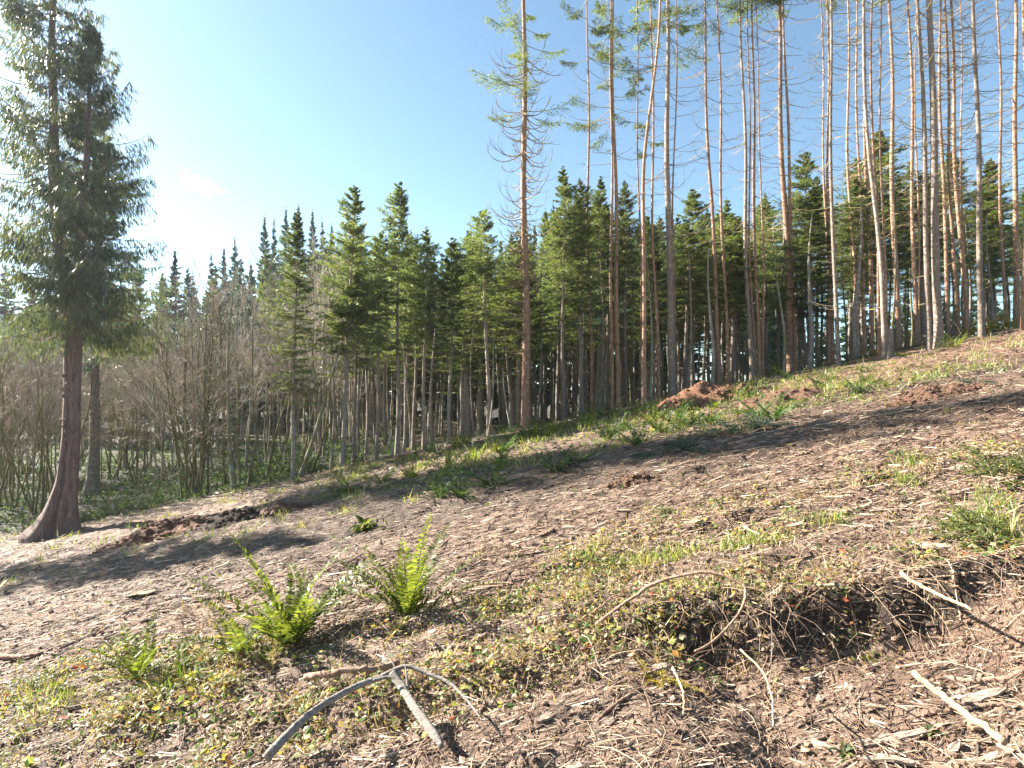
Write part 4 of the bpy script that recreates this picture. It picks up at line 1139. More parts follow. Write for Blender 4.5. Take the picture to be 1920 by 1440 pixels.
# feathery green sprigs (torn fir boughs and thistly weeds)
def sprig(px, row, n, L, label, seed, mat='weed', e=(5, 60), name="weed_clump"):
    rng = np.random.default_rng(seed); c = on(px, row)
    N = n
    S = np.stack([rng.normal(0, L * 0.35, N), rng.normal(0, L * 0.3, N), np.zeros(N)], -1); S[:, 2] = S[:, 0] * 0.2
    wood, lv = spray(rng, S, rng.uniform(0, 6.28, N), L * rng.uniform(0.5, 1.1, N), np.radians(rng.uniform(*e, N)), 0.1, 14, 4, L * 0.09, L * 0.018, 0.28, 0.0, -25, 0, 0.004)
    o = empty(name, c); tag(o, label, "plant")
    link("stems", mesh("stems", wood[0], wood[1], None, M['twig']), o)["kind"] = "stuff"
    ac = Acc()
    for a_ in lv: ac.add(*a_)
    link("leaves", ac.mesh("leaves", M[mat], False), o)
sprig(1150, 1062, 16, 0.22, "feathery pale green weed clump at the top of the leafy bank", 31)
sprig(1838, 1000, 24, 0.30, "wide feathery green weed clump at the bank's uphill end", 32)
sprig(1890, 893, 22, 0.34, "feathery green weed patch cut by the uphill edge of the view", 33)
sprig(1235, 958, 9, 0.16, "small feathery weed on the bare slope above the leafy bank", 34)
sprig(200, 1222, 10, 0.16, "pale feathery weed beyond the small dark fern", 35)
sprig(60, 1300, 14, 0.2, "pale green feathery weed at the downhill end of the bank", 36)
sprig(1270, 845, 16, 0.55, "dark torn fir bough lying on the weed band", 37, 'blue_needle', (-5, 35), "fir_bough")
sprig(1420, 800, 14, 0.5, "dark torn fir bough below the reddish hump", 38, 'blue_needle', (-5, 35), "fir_bough")
sprig(1345, 812, 12, 0.45, "dark torn fir bough below the large dirt heap", 39, 'blue_needle', (-5, 30), "fir_bough")
sprig(1835, 722, 12, 0.35, "dark fir bough on the soil hump near the long pale pole's end", 40, 'blue_needle', (-5, 30), "fir_bough")

# ================================================================== STICKS, BRANCHES, BARK
def spline(pts, K):
    pts = np.array(pts); n = len(pts)
    p = np.vstack([2 * pts[0] - pts[1], pts, 2 * pts[-1] - pts[-2]])
    out = []
    for u in np.linspace(0, n - 1 - 1e-6, K):
        i = int(u); f = u - i; a, b, c, d = p[i], p[i + 1], p[i + 2], p[i + 3]
        out.append(0.5 * ((2 * b) + (-a + c) * f + (2 * a - 5 * b + 4 * c - d) * f * f + (-a + 3 * b - 3 * c + d) * f ** 3))
    return np.array(out)

def stick_path(pts, K, r):
    W = []
    for p in pts:
        c = on(p[0], p[1], 24); lift = p[2] if len(p) > 2 else 0.0
        if lift > 0:      # keep the picture place of a lifted point: come nearer along its ray
            d = ray(p[0], p[1]); y = c[1]
            for _ in range(40):
                if CAMZ + d[2] * y - float(zground(d[0] * y, y)) >= lift: break
                y -= 0.02
            c = np.array([d[0] * y, y, CAMZ + d[2] * y])
        else: c[2] += r * 0.6
        W.append(c)
    return spline(W, K)

def stick(name, pts, wpx, mat, label, cat="stick", taper=0.6, seed=0, S=8, group=None, ends=True):
    rng = np.random.default_rng(2000 + seed)
    x, y = hit(*pts[0][:2], 24); r0 = wpx * y / F / 2
    K = 26
    P = stick_path(pts, K, r0)
    c = P[0].copy(); P = P - c
    P = P + rng.normal(0, r0 * 0.16, P.shape) + (np.cumsum(rng.normal(0, r0 * 0.3, P.shape), 0) if K > 8 else 0) * np.array([1, 1, 0.3])
    Rr = r0 * np.linspace(1, taper, K) * (1 + rng.normal(0, 0.05, K))
    V, Fq = tubes(P[None], Rr[None], S)
    V = V.reshape(K, S, 3); V = P[:, None] + (V - P[:, None]) * (1 + rng.normal(0, 0.06, (1, S, 1)) + rng.normal(0, 0.03, (K, S, 1)))
    V = np.concatenate([V.reshape(-1, 3), P[:1] - (P[1:2] - P[:1]) * 0.15, P[-1:] + (P[-1:] - P[-2:-1]) * 0.2])
    n = K * S; i = np.arange(S); j = (i + 1) % S
    F3 = np.concatenate([np.stack([np.full(S, n), j, i], -1), np.stack([np.full(S, n + 1), n - S + i, n - S + j], -1)])
    o = link(name, mesh(name, V, Fq, F3, M[mat]), None, c)
    tag(o, label, cat, group)
    return o

stick("long_pole", [(1528, 797), (1620, 786), (1700, 773), (1780, 768), (1848, 758)], 6, 'pale_wood', "long pale pole lying across the bare slope uphill", "branch", 0.5, 1)
stick("broken_pole", [(1712, 1262, 0.03), (1775, 1310, 0.02), (1860, 1380, 0.02)], 11.5, 'pale_wood', "pale peeled pole broken off in the near uphill corner of the track", "branch", 1.1, 2)
stick("stick", [(570, 1270, 0.10), (640, 1262, 0.11), (722, 1247, 0.06)], 12, 'brown_stick', "short thick brown stick lying behind the grey forked branch", "stick", 0.8, 3)
stick("stick", [(186, 1190), (240, 1160), (285, 1145), (320, 1137)], 10, 'brown_stick', "curved dark stick lying on bare soil past the small dark fern", "stick", 0.8, 4)
stick("stick", [(-10, 1244), (50, 1237), (108, 1222)], 9, 'brown_stick', "stick cut by the downhill edge of the view", "stick", 0.7, 5)
stick("stick", [(355, 1143), (400, 1130), (448, 1120)], 7, 'brown_stick', "short dark stick beyond the largest fern on bare soil", "stick", 0.5, 6)
stick("stick", [(857, 1213, 0.03), (890, 1202, 0.03), (925, 1190, 0.02)], 11, 'brown_stick', "stubby brown stick in the leaves beside the upright dark green fern", "stick", 0.8, 7)
stick("stick", [(1690, 1075, 0.10), (1740, 1105, 0.06), (1822, 1142, 0.01)], 8, 'pale_wood', "pale stick sloping down from the bank's lip onto the track", "stick", 0.6, 8)
stick("stick", [(1780, 1153), (1850, 1150), (1935, 1138)], 11, 'brown_stick', "smooth brown stick on the track cut by the uphill edge of the view", "stick", 0.9, 9)
stick("stick", [(1820, 1185), (1870, 1186), (1935, 1192)], 9, 'brown_stick', "dark stick just nearer than the smooth brown stick at the view's edge", "stick", 0.9, 10)
stick("stick", [(1645, 715), (1655, 695), (1668, 718)], 4, 'brown_stick', "small bent twig poking up on bare soil below the sawn stump", "stick", 0.6, 11)
stick("arched_branch", [(1118, 1170, 0.03), (1180, 1125, 0.08), (1240, 1088, 0.15), (1320, 1074, 0.2), (1375, 1088, 0.2), (1402, 1108, 0.18), (1390, 1150, 0.12), (1350, 1195, 0.06), (1305, 1222, 0.02)], 7, 'brown_stick', "thin arched branch looping over the dark bank face", "branch", 0.6, 12)
stick("stick", [(1076, 1168, 0.03), (1120, 1142, 0.06), (1150, 1120, 0.07)], 5, 'brown_stick', "thin dark twig beside the lower end of the arched branch", "stick", 0.5, 13)
stick("stick", [(1262, 1252, 0.02), (1278, 1290, 0.02), (1281, 1340, 0.01)], 6, 'pale_wood', "thin pale twig pointing toward the viewer on the near track", "stick", 0.5, 14)
stick("stick", [(1480, 1285), (1540, 1312), (1620, 1335), (1700, 1365)], 5, 'pale_wood', "long pale straw-like twig beside the peeled pole", "stick", 0.4, 15)
stick("stick", [(1390, 1218, 0.05), (1430, 1260, 0.03), (1450, 1310, 0.02), (1455, 1362, 0.01)], 4, 'pale_wood', "thin curved vine running down the near track", "stick", 0.6, 16)
stick("stick", [(1115, 1330), (1150, 1305), (1200, 1290)], 8, 'brown_stick', "dark split stick on the near track below the leafy bank", "stick", 0.7, 17)
stick("stick", [(1610, 1252), (1690, 1240), (1745, 1243)], 8, 'grey_wood', "weathered split branch in the middle of the near track", "stick", 0.6, 18)
stick("stick", [(1405, 812), (1428, 800), (1436, 806)], 4, 'pale_wood', "short pale twig on the slope below the torn fir boughs", "stick", 0.6, 19)
stick("stick", [(1255, 772), (1275, 764), (1308, 755)], 4, 'pale_wood', "fallen pale limb at the bent tan trunk's foot", "stick", 0.6, 20)
stick("stick", [(1000, 1010), (1022, 1000), (1046, 985)], 8, 'brown_stick', "short thick dark stick on the bare slope below the weed band", "stick", 0.7, 21)
stick("stick", [(1395, 990), (1450, 1012), (1492, 1030)], 5, 'pale_wood', "thin pale twig on the leafy flat above the bank", "stick", 0.5, 22)

# grey forked branch in the near middle
def forked_branch():
    c = on(745, 1268, 20)
    t = empty("forked_branch", c); tag(t, "weathered grey forked branch with split end arching in the near foreground", "branch")
    def limb(pts, w, name, taper, seed, S=12, mat='grey_wood'):
        rng = np.random.default_rng(seed); r0 = w * 3.0 / F / 2; K = 30
        P = spline([at(p[0], p[1], p[2]) for p in pts], K) - c
        P = P + rng.normal(0, r0 * 0.07, P.shape)
        Rr = r0 * np.interp(np.linspace(0, 1, K), [0, 0.5, 0.9, 1], [1, 0.5 + 0.5 * taper, taper, taper * 0.5])
        V, Fq = tubes(P[None], Rr[None], S); V = V.reshape(K, S, 3)
        V = P[:, None] + (V - P[:, None]) * (1 + 0.10 * np.cos(np.arange(S) * 2.1)[None, :, None] + rng.normal(0, 0.07, (1, S, 1)) + rng.normal(0, 0.03, (K, S, 1)))
        V = np.concatenate([V.reshape(-1, 3), P[:1], P[-1:]]); n = K * S; i = np.arange(S); j = (i + 1) % S
        F3 = np.concatenate([np.stack([np.full(S, n), j, i], -1), np.stack([np.full(S, n + 1), n - S + i, n - S + j], -1)])
        link(name, mesh(name, V, Fq, F3, M[mat]), t)
    limb([(500, 1420, 2.45), (555, 1362, 2.62), (610, 1318, 2.82), (680, 1282, 2.98), (735, 1264, 3.05), (755, 1262, 3.06)], 15.5, "limb", 0.62, 1)
    limb([(735, 1262, 3.05), (755, 1290, 2.98), (780, 1330, 2.82), (808, 1368, 2.68), (830, 1400, 2.58)], 16, "limb", 0.9, 2)
    limb([(715, 1268, 3.03), (760, 1250, 3.08), (800, 1262, 3.05), (845, 1282, 2.98), (875, 1312, 2.86), (905, 1352, 2.72)], 10, "side_branch", 0.45, 3, 8)
    limb([(752, 1275, 3.03), (735, 1240, 3.10), (718, 1218, 3.15)], 5, "splinter", 0.3, 4, 6)
    limb([(765, 1290, 2.98), (762, 1262, 3.02), (758, 1240, 3.06)], 6, "splinter", 0.2, 5, 6)
    limb([(700, 1275, 2.97), (735, 1270, 2.98), (770, 1300, 2.9)], 6, "splinter", 0.3, 6, 6)
forked_branch()

# flat bark slabs and wood chips on the track
def bark_slab(px, row, Lm, Wm, rz, seed, mat, label, group, lift=0.01):
    rng = np.random.default_rng(3000 + seed); c = on(px, row); nu, nv = 12, 5
    u = np.linspace(-0.5, 0.5, nu); v = np.linspace(-0.5, 0.5, nv); U, Vv = np.meshgrid(u, v)
    wid = (1 - (2 * np.abs(U)) ** 2.5 * 0.6) * (1 + 0.5 * fbm(U * 6 + seed, U * 0 + 1, 2, seed))
    X = U * Lm + 0.10 * Lm * fbm(Vv * 8, U * 0 + seed, 2, seed + 4); Y = Vv * Wm * wid
    ca, sa = math.cos(rz), math.sin(rz)
    Xw, Yw = X * ca - Y * sa, X * sa + Y * ca
    Zt = zground(c[0] + Xw * 0.3, c[1] + Yw * 0.3) - c[2] + 0.21 * Xw * 0.7 + lift + 0.25 * Wm * (0.25 - Vv ** 2) + 0.015 * fbm(U * 5, Vv * 3, 2, seed + 9)
    th = 0.006
    top = np.stack([Xw, Yw, Zt + th], -1).reshape(-1, 3); bot = np.stack([Xw, Yw, Zt - th], -1).reshape(-1, 3)
    idx = np.arange(nu * nv).reshape(nv, nu)
    q = np.stack([idx[:-1, :-1], idx[:-1, 1:], idx[1:, 1:], idx[1:, :-1]], -1).reshape(-1, 4); m = nu * nv
    rim = np.concatenate([idx[0], idx[1:, -1], idx[-1, -2::-1], idx[-2:0:-1, 0]]); r2 = np.roll(rim, -1)
    Fq = np.concatenate([q, q[:, ::-1] + m, np.stack([r2, rim, rim + m, r2 + m], -1)])
    o = link("bark_piece", mesh("bark_piece", np.concatenate([top, bot]), Fq, None, M[mat], False), None, c)
    tag(o, label, "bark", group)
bark_slab(1690, 1238, 0.42, 0.055, 0.12, 1, 'chip', "longest bark strip lying across the middle of the near track", None, 0.02)
bark_slab(1820, 1178, 0.30, 0.06, 0.0, 2, 'chip', "grey flat bark strip under the stick at the view's uphill edge", None, 0.015)
bark_slab(1825, 1225, 0.07, 0.05, 0.4, 3, 'pale_wood', "palest whitish wood flake on the near track", None, 0.015)
for k, (px, row, l, w, a, mt) in enumerate([(1655, 1285, 0.2, 0.04, -0.4, 'chip'), (1800, 1280, 0.18, 0.045, 0.1, 'chip'), (1545, 1262, 0.12, 0.045, -0.9, 'chip'), (1580, 1330, 0.22, 0.05, -0.35, 'chip'), (1515, 1250, 0.16, 0.035, 0.2, 'chip'),
        (1780, 1260, 0.14, 0.035, 0.5, 'chip'), (1535, 1198, 0.06, 0.03, 0.8, 'chip'), (1590, 1180, 0.07, 0.035, 1.4, 'chip'), (1850, 1265, 0.13, 0.04, 0.3, 'chip'), (1230, 1215, 0.15, 0.05, 0.2, 'chip'), (1135, 1325, 0.16, 0.05, 0.5, 'chip'), (1020, 1330, 0.09, 0.05, 0.4, 'chip'), (1880, 1250, 0.08, 0.06, 0.9, 'chip')]):
    bark_slab(px, row, l, w, a, 20 + k, mt, "small brown bark piece scattered on the near track", "bark pieces on the track")
bark_slab(265, 1113, 0.32, 0.07, 0.1, 50, 'pale_wood', "pale split wood piece lying on the bare slope beyond the ferns", None, 0.02)
bark_slab(1300, 985, 0.16, 0.05, -0.4, 51, 'pale_wood', "whitish bleached wood flake on the leafy flat", None, 0.015)
bark_slab(1745, 1015, 0.22, 0.10, -0.7, 52, 'chip', "broad tan bark plate at the bank's lip under the weed clump", None, 0.02)

# stones at the clearing edge
for k, (px, row, s) in enumerate([(926, 820, 0.13), (870, 830, 0.12), (818, 847, 0.10), (735, 880, 0.08)]):
    rng = np.random.default_rng(70 + k); c = on(px, row)
    n = 14; th = np.linspace(0, np.pi, 9); ph = np.linspace(0, 2 * np.pi, n, endpoint=False)
    TH, PH = np.meshgrid(th, ph, indexing='ij')
    rr = s * (1 + 0.5 * fbm(np.cos(PH) * 1.4 + k, TH * 1.3 + np.sin(PH), 2, 60 + k))
    V = np.stack([rr * np.sin(TH) * np.cos(PH), rr * 0.7 * np.sin(TH) * np.sin(PH), rr * 0.6 * np.cos(TH)], -1).reshape(-1, 3)
    idx = np.arange(9 * n).reshape(9, n); nx_ = np.roll(idx, -1, 1)
    o = link("stone", mesh("stone", V, np.stack([idx[:-1], idx[1:], nx_[1:], nx_[:-1]], -1).reshape(-1, 4), None, M['stone']), None, c + np.array([0, 0, s * 0.25]))
    tag(o, ["pale stone just below the lone branchy fir", "pale stone second below the lone branchy fir", "pale stone third below the lone branchy fir", "lowest small stone at the clearing edge below the conifers"][k], "stone")

# ================================================================== STUFF: debris, clods, litter, leaves, grass
def scatter(n, y0, y1, rng, wide=1.08):
    y = y0 * (y1 / y0) ** rng.random(n)
    x = rng.uniform(-wide, wide, n) * y
    return x, y
def upslope(az, rng, tilt):
    d = np.stack([np.cos(az), np.sin(az), 0.21 * np.cos(az) + 0.035 * np.sin(az) + rng.normal(0, tilt, len(az))], -1)
    return norm(d)

rs = np.random.default_rng(5)
# wood debris: twigs, straw, splinters
x, y = scatter(95000, 2.0, 19.5, rs)
k = (y < edge_y(x)) & (rs.random(len(x)) < 0.45 + 0.9 * (fbm(x * 0.7, y * 1.2, 3, 90) + 0.25))
x, y = x[k], y[k]; n = len(x)
az = np.where(rs.random(n) < 0.55, rs.normal(0.15, 0.45, n), rs.uniform(0, 3.14, n))
ln = np.minimum(np.exp(rs.normal(-2.8, 0.55, n)), 0.17) * (0.8 + 0.035 * y); rd = ln * rs.uniform(0.012, 0.036, n) + 0.0007
c = np.stack([x, y, zground(x, y) + rd * 0.4 + rs.uniform(0, 0.012, n)], -1)
d = upslope(az, rs, 0.16)
P = np.stack([c - d * ln[:, None] / 2, c + d * ln[:, None] / 2], 1)
V, Fq = tubes(P, rd[:, None] * np.array([[1, 0.6]]), 3)
tag(link("wood_debris", mesh("wood_debris", V, Fq, None, M['debris'], False)), "brown and straw-coloured twigs and splinters strewn over the bare slope", "debris", None, "stuff")

x, y = scatter(52000, 4.3, 16.5, rs, 1.0)
k = (y < edge_y(x) - 0.2) & (rs.random(len(x)) < 0.35 + 1.6 * (fbm(x * 0.45, y * 2.2, 3, 93) + 0.2)); x, y = x[k], y[k]; n = len(x)
az = np.where(rs.random(n) < 0.7, rs.normal(0.12, 0.4, n), rs.uniform(0, 3.14, n)); ln = np.minimum(np.exp(rs.normal(-2.35, 0.5, n)), 0.28) * (0.75 + 0.03 * y); rd = ln * rs.uniform(0.014, 0.034, n) + 0.0022
c = np.stack([x, y, zground(x, y) + 0.3 * rd + rs.uniform(0, 0.01, n)], -1); d = upslope(az, rs, 0.14)
V, Fq = tubes(np.stack([c - d * ln[:, None] / 2, c + d * ln[:, None] / 2], 1), rd[:, None] * np.array([[1, 0.6]]), 3)
tag(link("raked_litter", mesh("raked_litter", V, Fq, None, M['rake'], False)), "raked bark and twig litter combed along the middle of the slope", "debris", None, "stuff")
# soil clods
x, y = scatter(21000, 2.0, 19, rs)
k = (y < edge_y(x) - 0.3) & (rs.random(len(x)) < 0.5 + 1.4 * fbm(x * 0.5, y * 1.1, 3, 15)); x, y = x[k], y[k]
xb = rs.uniform(-1.5, 3.4, 1500); yb = 3.32 + rs.normal(0, 0.14, 1500); x = np.append(x, xb); y = np.append(y, yb)
s = np.minimum(np.exp(rs.normal(-4.6, 0.5, len(x))), 0.024) * (0.7 + 0.06 * y)
V, F3 = clods(x, y, s, rs)
tag(link("soil_clods", mesh("soil_clods", V, None, F3, M['clod'], False)), "crumbled brown soil clods scattered over the bare slope", "soil", None, "stuff")

# leafy ground cover on the bank
def cover_mask(x, y):
    right = smooth(-0.4, 0.8, x) * smooth(3.0, 3.55, y) * (1 - smooth(4.6, 6.4, y))
    left = (1 - smooth(-0.2, 0.8, x)) * smooth(2.75, 3.6, y) * (1 - smooth(4.35, 4.75, y + 0.15 * (x + 2)))
    pn = smooth(-0.07, 0.10, fbm(x * 1.5, y * 1.9, 3, 51))
    return np.clip(right * 0.85 * (0.08 + 0.92 * pn) + left * (0.15 + 0.85 * pn), 0, 1)
def leaves(n, y0, y1, mask, size, mat, name, label, hmax, rng, aspect=0.36, tilt=0.5, wide=1.08, lift=0.3, per=1):
    x, y = scatter(n // per, y0, y1, rng, wide)
    k = rng.random(len(x)) < mask(x, y); x, y = x[k], y[k]; csz = np.repeat(np.minimum(np.exp(rng.normal(0, 0.4, len(x))), 1.35), per)
    x = np.repeat(x, per); y = np.repeat(y, per); n = len(x)
    if per > 1: x = x + rng.normal(0, size * 1.3, n) * csz; y = y + rng.normal(0, size * 1.3, n) * csz
    h = hmax * rng.random(n) ** 1.6 * (0.5 + smooth(-0.2, 0.2, fbm(x * 2.5, y * 2.5, 2, 8)))
    C = np.stack([x, y, zground(x, y) + 0.004 + h], -1)
    az = rng.uniform(0, 6.283, n)
    D = norm(np.stack([np.cos(az), np.sin(az), rng.normal(0.05, tilt, n)], -1)); ln = size * csz * np.minimum(np.exp(rng.normal(0, 0.3, n)), 1.4) * (0.85 + 0.03 * y)
    W = norm(np.cross(D, np.array([0, 0, 1.0]) + rng.normal(0, tilt * 0.8, (n, 3))))
    V, Fq = cards(C, D * ln[:, None], W * (ln * aspect)[:, None], lift)
    tag(link(name, mesh(name, V, Fq, None, M[mat], False)), label, "ground cover", None, "stuff")
leaves(64000, 2.6, 6.6, cover_mask, 0.032, 'cover', "bramble_leaves", "green, yellow and red trailing bramble leaves covering the bank", 0.09, rs, per=7)
leaves(16000, 2.0, 7.5, lambda x, y: 0.25 + 0.5 * cover_mask(x, y), 0.034, 'litter', "leaf_litter", "dry brown fallen leaves littering the near slope", 0.012, rs, 0.38, 0.25)
def low_left(x, y): return smooth(-1.2, -2.2, x) * smooth(4.8, 4.4, y) * 0.9
leaves(5000, 3.3, 5.0, low_left, 0.026, 'weed', "clover", "yellow-green low clover at the downhill end of the leafy bank", 0.05, rs)
leaves(60000, 6.5, 19.5, band, 0.060, 'weed', "low_weeds", "green weeds in a band across the shaded middle of the slope", 0.09, rs, 0.2, 0.7, 0.95)
def edge_green(x, y): return smooth(1.6, 0.2, np.abs(y - edge_y(x) + 0.2)) * (0.35 + 0.6 * smooth(-0.1, 0.15, fbm(x * 0.8, y, 2, 71)))
leaves(22000, 14.5, 21, edge_green, 0.06, 'weed', "edge_weeds", "short green plants fringing the foot of the forest edge", 0.13, rs, 0.11, 0.9, 1.0)

# grass blades in tufts
def grass(name, label, cx, cy, sp, per, L, rng, mat='grass'):
    n = len(cx) * per
    x = np.repeat(cx, per) + rng.normal(0, 1, n) * np.repeat(sp, per); y = np.repeat(cy, per) + rng.normal(0, 1, n) * np.repeat(sp, per)
    C = np.stack([x, y, zground(x, y) - 0.005], -1)
    az = rng.uniform(0, 6.283, n); e = rng.uniform(0.5, 1.45, n)
    D = np.stack([np.cos(e) * np.cos(az), np.cos(e) * np.sin(az), np.sin(e)], -1) * (L * np.exp(rng.normal(0, 0.35, n)))[:, None]
    W = norm(np.cross(D, rng.normal(0, 1, (n, 3)))) * (0.0022 + 0.0004 * y)[:, None]
    V, Fq = cards(C, D, W)
    tag(link(name, mesh(name, V, Fq, None, M[mat], False)), label, "grass", None, "stuff")
tx, ty = [], []
for px, row in [(1370, 1030), (1400, 1015), (1430, 1020), (1840, 965), (1870, 975), (1815, 985), (1890, 1000), (1250, 1055), (1200, 1060), (1705, 868), (1100, 1045), (60, 1330), (110, 1340), (330, 1300), (1700, 905), (1560, 980), (1280, 1040), (1860, 940)]:
    q = hit(px, row); tx.append(q[0]); ty.append(q[1])
tx, ty = np.array(tx), np.array(ty)
grass("grass_tufts", "thin bright grass tufts on the leafy bank", tx, ty, np.full(len(tx), 0.07), 90, 0.10, rs)
x, y = scatter(2600, 2.9, 6.4, rs); k = rs.random(2600) < cover_mask(x, y) * 0.8 + 0.06; x, y = x[k], y[k]
grass("dry_grass", "fine dry grass and stalks mixed into the bramble on the bank", x, y, np.full(len(x), 0.07), 12, 0.07, rs, 'straw')
x, y = scatter(900, 8.5, 18.8, rs, 0.95); k = rs.random(900) < band(x, y) + 0.12; x, y = x[k], y[k]
grass("slope_grass", "short grass sprigs among the weeds across the slope", x, y, np.full(len(x), 0.12), 26, 0.15, rs)

# vines and roots hanging over the cut bank
n = 190
x = np.concatenate([rs.uniform(-1.5, 3.3, n // 2), rs.normal(1.6, 0.7, n // 2)]); y = 3.46 + rs.normal(0.02, 0.16, n)
L = 0.12 + 0.7 * rs.random(n) ** 2; az = rs.normal(-1.2, 1.3, n)
c = np.stack([x, y, zground(x, y) + 0.01 + 0.03 * rs.random(n)], -1)
e0 = np.radians(rs.uniform(-10, 45, n)); P = arcs(c, az, L, e0, e0 - np.radians(rs.uniform(40, 120, n)), 10, 1.0, 0.10, rs, rs.normal(0, 0.9, n))
P[:, :, 2] = np.maximum(P[:, :, 2], zground(P[:, :, 0], P[:, :, 1]) + 0.003)
V, Fq = tubes(P, np.full((n, 10), 0.0014) * rs.uniform(0.5, 1.5, (n, 1)), 4)
tag(link("hanging_roots", mesh("hanging_roots", V, Fq, None, M['vine'])), "tangle of brown roots and vines hanging over the cut bank", "roots", None, "stuff")
n = 1900
x, y = scatter(n, 2.1, 6.2, rs); L = rs.uniform(0.12, 0.5, n)
c = np.stack([x, y, zground(x, y)], -1)
P = arcs(c, rs.uniform(0, 6.28, n), L, np.full(n, 0.15), np.full(n, -0.1), 8, 1, 0.12, rs, rs.normal(0, 0.8, n))
P[:, :, 2] = zground(P[:, :, 0], P[:, :, 1]) + 0.003 + 0.02 * np.sin(np.linspace(0, 3.14, 8))[None] * rs.random((n, 1))
V, Fq = tubes(P, np.full((n, 8), 0.0017) * rs.uniform(0.5, 1.6, (n, 1)), 3)
tag(link("vine_litter", mesh("vine_litter", V, Fq, None, M['vine'])), "thin dry vines and stalks lying over the near slope", "debris", None, "stuff")

# fern bed on the floor of the hollow
ac = Acc(); rb = np.random.default_rng(88)
base_f = [fern_mesh(870 + k, 9, 0.62, None, (5, 60), 9, False) for k in range(4)]
base_f = [(np.concatenate(a.v), np.concatenate(a.f)) for a in base_f]
cnt = 0
for _ in range(4000):
    y = rb.uniform(16.0, 42); px = rb.uniform(-120, 1000)
    x = ray(px, 880)[0] * y
    if y < edge_y(x) + 0.5: continue
    if px > 660 and (y > edge_y(x) + 4.5 or rb.random() < 0.6): continue
    if rb.random() > (20.0 / y) ** 0.5 * 0.75: continue
    V, Fq = base_f[cnt % 4]; s = rb.uniform(0.7, 1.3); a = rb.uniform(0, 6.28); ca, sa = math.cos(a) * s, math.sin(a) * s
    W = np.stack([V[:, 0] * ca - V[:, 1] * sa + x, V[:, 0] * sa + V[:, 1] * ca + y, V[:, 2] * s + float(zground(x, y))], -1)
    ac.add(W, Fq); cnt += 1
    if cnt >= 900: break
tag(link("fern_bed", ac.mesh("fern_bed", M['wood_fern'], False)), "dense bed of pale sword ferns carpeting the hollow under the bare trees", "ferns", None, "stuff")

def hollow(x, y): return (y > edge_y(x) + 1.5) * smooth(-4, -7, x) * (0.25 + 0.75 * smooth(-0.1, 0.15, fbm(x * 0.35, y * 0.5, 2, 29)))
leaves(46000, 17, 46, hollow, 0.075, 'wood_fern', "hollow_undergrowth", "dark leafy undergrowth between the ferns of the hollow", 0.7, rs, 0.3, 0.8, 1.05, 0.3, 6)
# dry brushwood on the floor behind the edge
n = 1500
px = rs.uniform(-50, 1980, n); y = rs.uniform(0.6, 14, n)
x = (px - 960) / F * (18 + y); y = edge_y(x) + y
c = np.stack([x, y, zground(x, y)], -1)
P = arcs(c, rs.uniform(0, 6.28, n), rs.uniform(0.4, 1.5, n), rs.uniform(0.3, 1.5, n), rs.uniform(-0.3, 1.0, n), 7, 1, 0.12, rs)
V, Fq = tubes(P, np.linspace(0.008, 0.003, 7)[None] * np.ones((n, 1)), 3)
tag(link("brushwood", mesh("brushwood", V, Fq, None, M['twig'])), "thin dry brushwood on the forest floor behind the clearing", "brush", None, "stuff")

# the far forest that reads as one mass
ac = Acc(); rb = np.random.default_rng(99)
lowc = []
for k in range(3):
    wood, lv = whorl_crown(np.random.default_rng(950 + k), 12.5, 2.4, sp=1.25, nb=6, ptw=5, q=2, plen=0.95, pw=0.17, low=-20)
    a_ = Acc()
    for q_ in lv: a_.add(*q_)
    a_.add(*tubes(np.array([[[0, 0, -0.5], [0, 0, 6], [0, 0, 12.6]]]), np.array([[0.16, 0.1, 0.02]]), 6))
    lowc.append((np.concatenate(a_.v), np.concatenate(a_.f)))
for k in range(185):
    px = rb.uniform(-80, 1480) if k < 150 else rb.uniform(1480, 2000); y = rb.uniform(52, 78)
    x = ray(px, 800)[0] * y; z = float(zground(x, y))
    rt = np.interp(px, [-80, 200, 330, 480, 640, 800, 1000, 1450, 1500, 2000], [560, 560, 560, 500, 470, 480, 440, 420, 540, 520]) + abs(rb.normal(0, 40))
    h = at(px, rt, y)[2] - z
    V, Fq = lowc[k % 3]; a = rb.uniform(0, 6.28); sx = h / 13 * rb.uniform(0.8, 1.1)
    ac.add(np.stack([(V[:, 0] * math.cos(a) - V[:, 1] * math.sin(a)) * sx + x, (V[:, 0] * math.sin(a) + V[:, 1] * math.cos(a)) * sx + y, V[:, 2] * h / 13 + z], -1), Fq)
tag(link("distant_forest", ac.mesh("distant_forest", M['blue_needle'], False)), "dark far forest closing the view behind the trunks", "forest", None, "stuff")

# ================================================================== AIR AND CLOUD
def box_mesh(name, a, b):
    V = np.array([[x, y, z] for z in (a[2], b[2]) for y in (a[1], b[1]) for x in (a[0], b[0])], float)
    return mesh(name, V, np.array([[0, 2, 3, 1], [4, 5, 7, 6], [0, 1, 5, 4], [2, 6, 7, 3], [0, 4, 6, 2], [1, 3, 7, 5]]), None, None, False)
hm = bpy.data.materials.new("haze"); hm.use_nodes = True
hn = hm.node_tree; hn.nodes.clear()
ho = hn.nodes.new("ShaderNodeOutputMaterial"); hv = hn.nodes.new("ShaderNodeVolumePrincipled")
hv.inputs["Color"].default_value = (0.80, 0.90, 1.0, 1); hv.inputs["Density"].default_value = 0.00035; hv.inputs["Anisotropy"].default_value = 0.55
hn.links.new(hv.outputs[0], ho.inputs["Volume"])
hme = box_mesh("haze", (-460, -140, -30), (460, 940, 26)); hme.materials.append(hm)
tag(link("haze", hme), "pale thin haze in the air among the trees", "haze", None, "stuff")

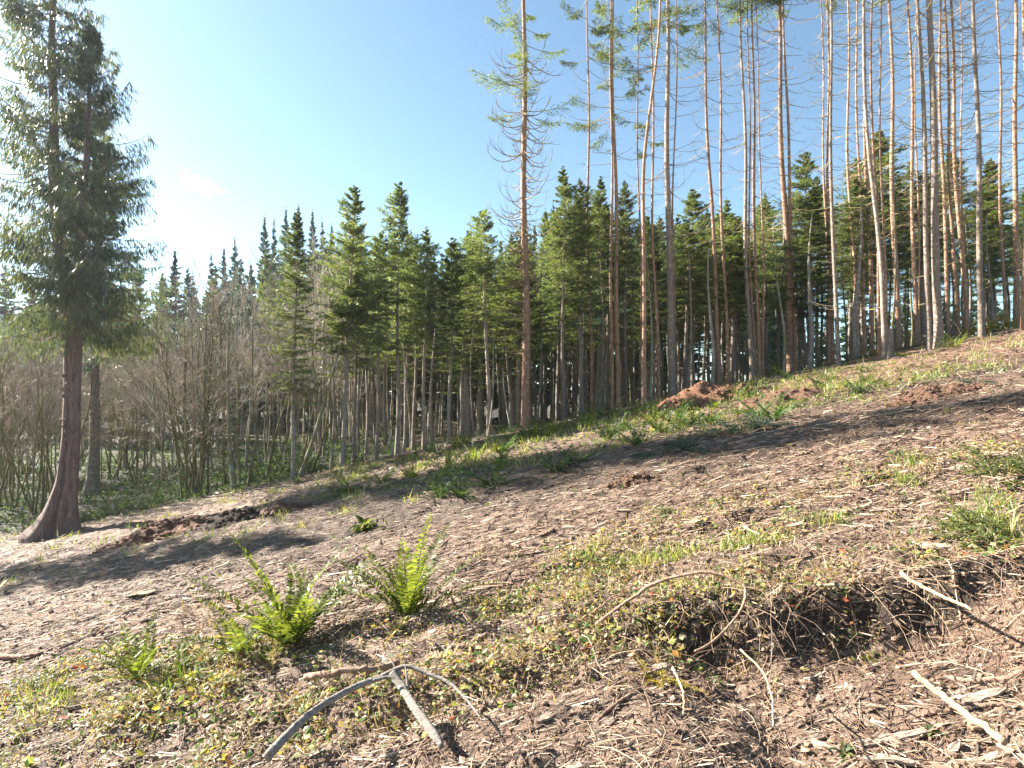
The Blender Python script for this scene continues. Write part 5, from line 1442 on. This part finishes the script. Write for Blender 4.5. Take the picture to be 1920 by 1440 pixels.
# the one small cloud, far off
cm = bpy.data.materials.new("cloud"); cm.use_nodes = True
cn = cm.node_tree; cn.nodes.clear()
co = cn.nodes.new("ShaderNodeOutputMaterial"); cv = cn.nodes.new("ShaderNodeVolumePrincipled")
cv.inputs["Color"].default_value = (1, 1, 1, 1); cv.inputs["Anisotropy"].default_value = 0.3
tc = cn.nodes.new("ShaderNodeTexCoord")
ln_ = cn.nodes.new("ShaderNodeVectorMath"); ln_.operation = 'LENGTH'; cn.links.new(tc.outputs["Object"], ln_.inputs[0])
nn = cn.nodes.new("ShaderNodeTexNoise"); nn.inputs["Scale"].default_value = 2.4; nn.inputs["Detail"].default_value = 5; cn.links.new(tc.outputs["Object"], nn.inputs["Vector"])
m1 = cn.nodes.new("ShaderNodeMath"); m1.operation = 'MULTIPLY_ADD'; m1.inputs[1].default_value = 2.6; m1.inputs[2].default_value = -0.85
cn.links.new(nn.outputs["Fac"], m1.inputs[0])
m2 = cn.nodes.new("ShaderNodeMath"); m2.operation = 'SUBTRACT'; cn.links.new(m1.outputs[0], m2.inputs[0]); cn.links.new(ln_.outputs["Value"], m2.inputs[1])
m3 = cn.nodes.new("ShaderNodeMath"); m3.operation = 'MULTIPLY'; m3.inputs[1].default_value = 0.25; m3.use_clamp = True; cn.links.new(m2.outputs[0], m3.inputs[0])
cn.links.new(m3.outputs[0], cv.inputs["Density"]); cn.links.new(cv.outputs[0], co.inputs["Volume"])
th = np.linspace(0, np.pi, 9); ph_ = np.linspace(0, 2 * np.pi, 14, endpoint=False); TH, PH = np.meshgrid(th, ph_, indexing='ij')
V = np.stack([np.sin(TH) * np.cos(PH), np.sin(TH) * np.sin(PH), np.cos(TH)], -1).reshape(-1, 3); idx = np.arange(9 * 14).reshape(9, 14); nx_ = np.roll(idx, -1, 1)
cme = mesh("cloud", V, np.stack([idx[:-1], idx[1:], nx_[1:], nx_[:-1]], -1).reshape(-1, 4), None, cm)
cl = link("cloud", cme, None, at(372, 342, 500)); cl.scale = (34, 16, 12); cl.rotation_euler = (0, R(24), 0)
tag(cl, "single small white cloud in the pale sky beside the cedar", "cloud")
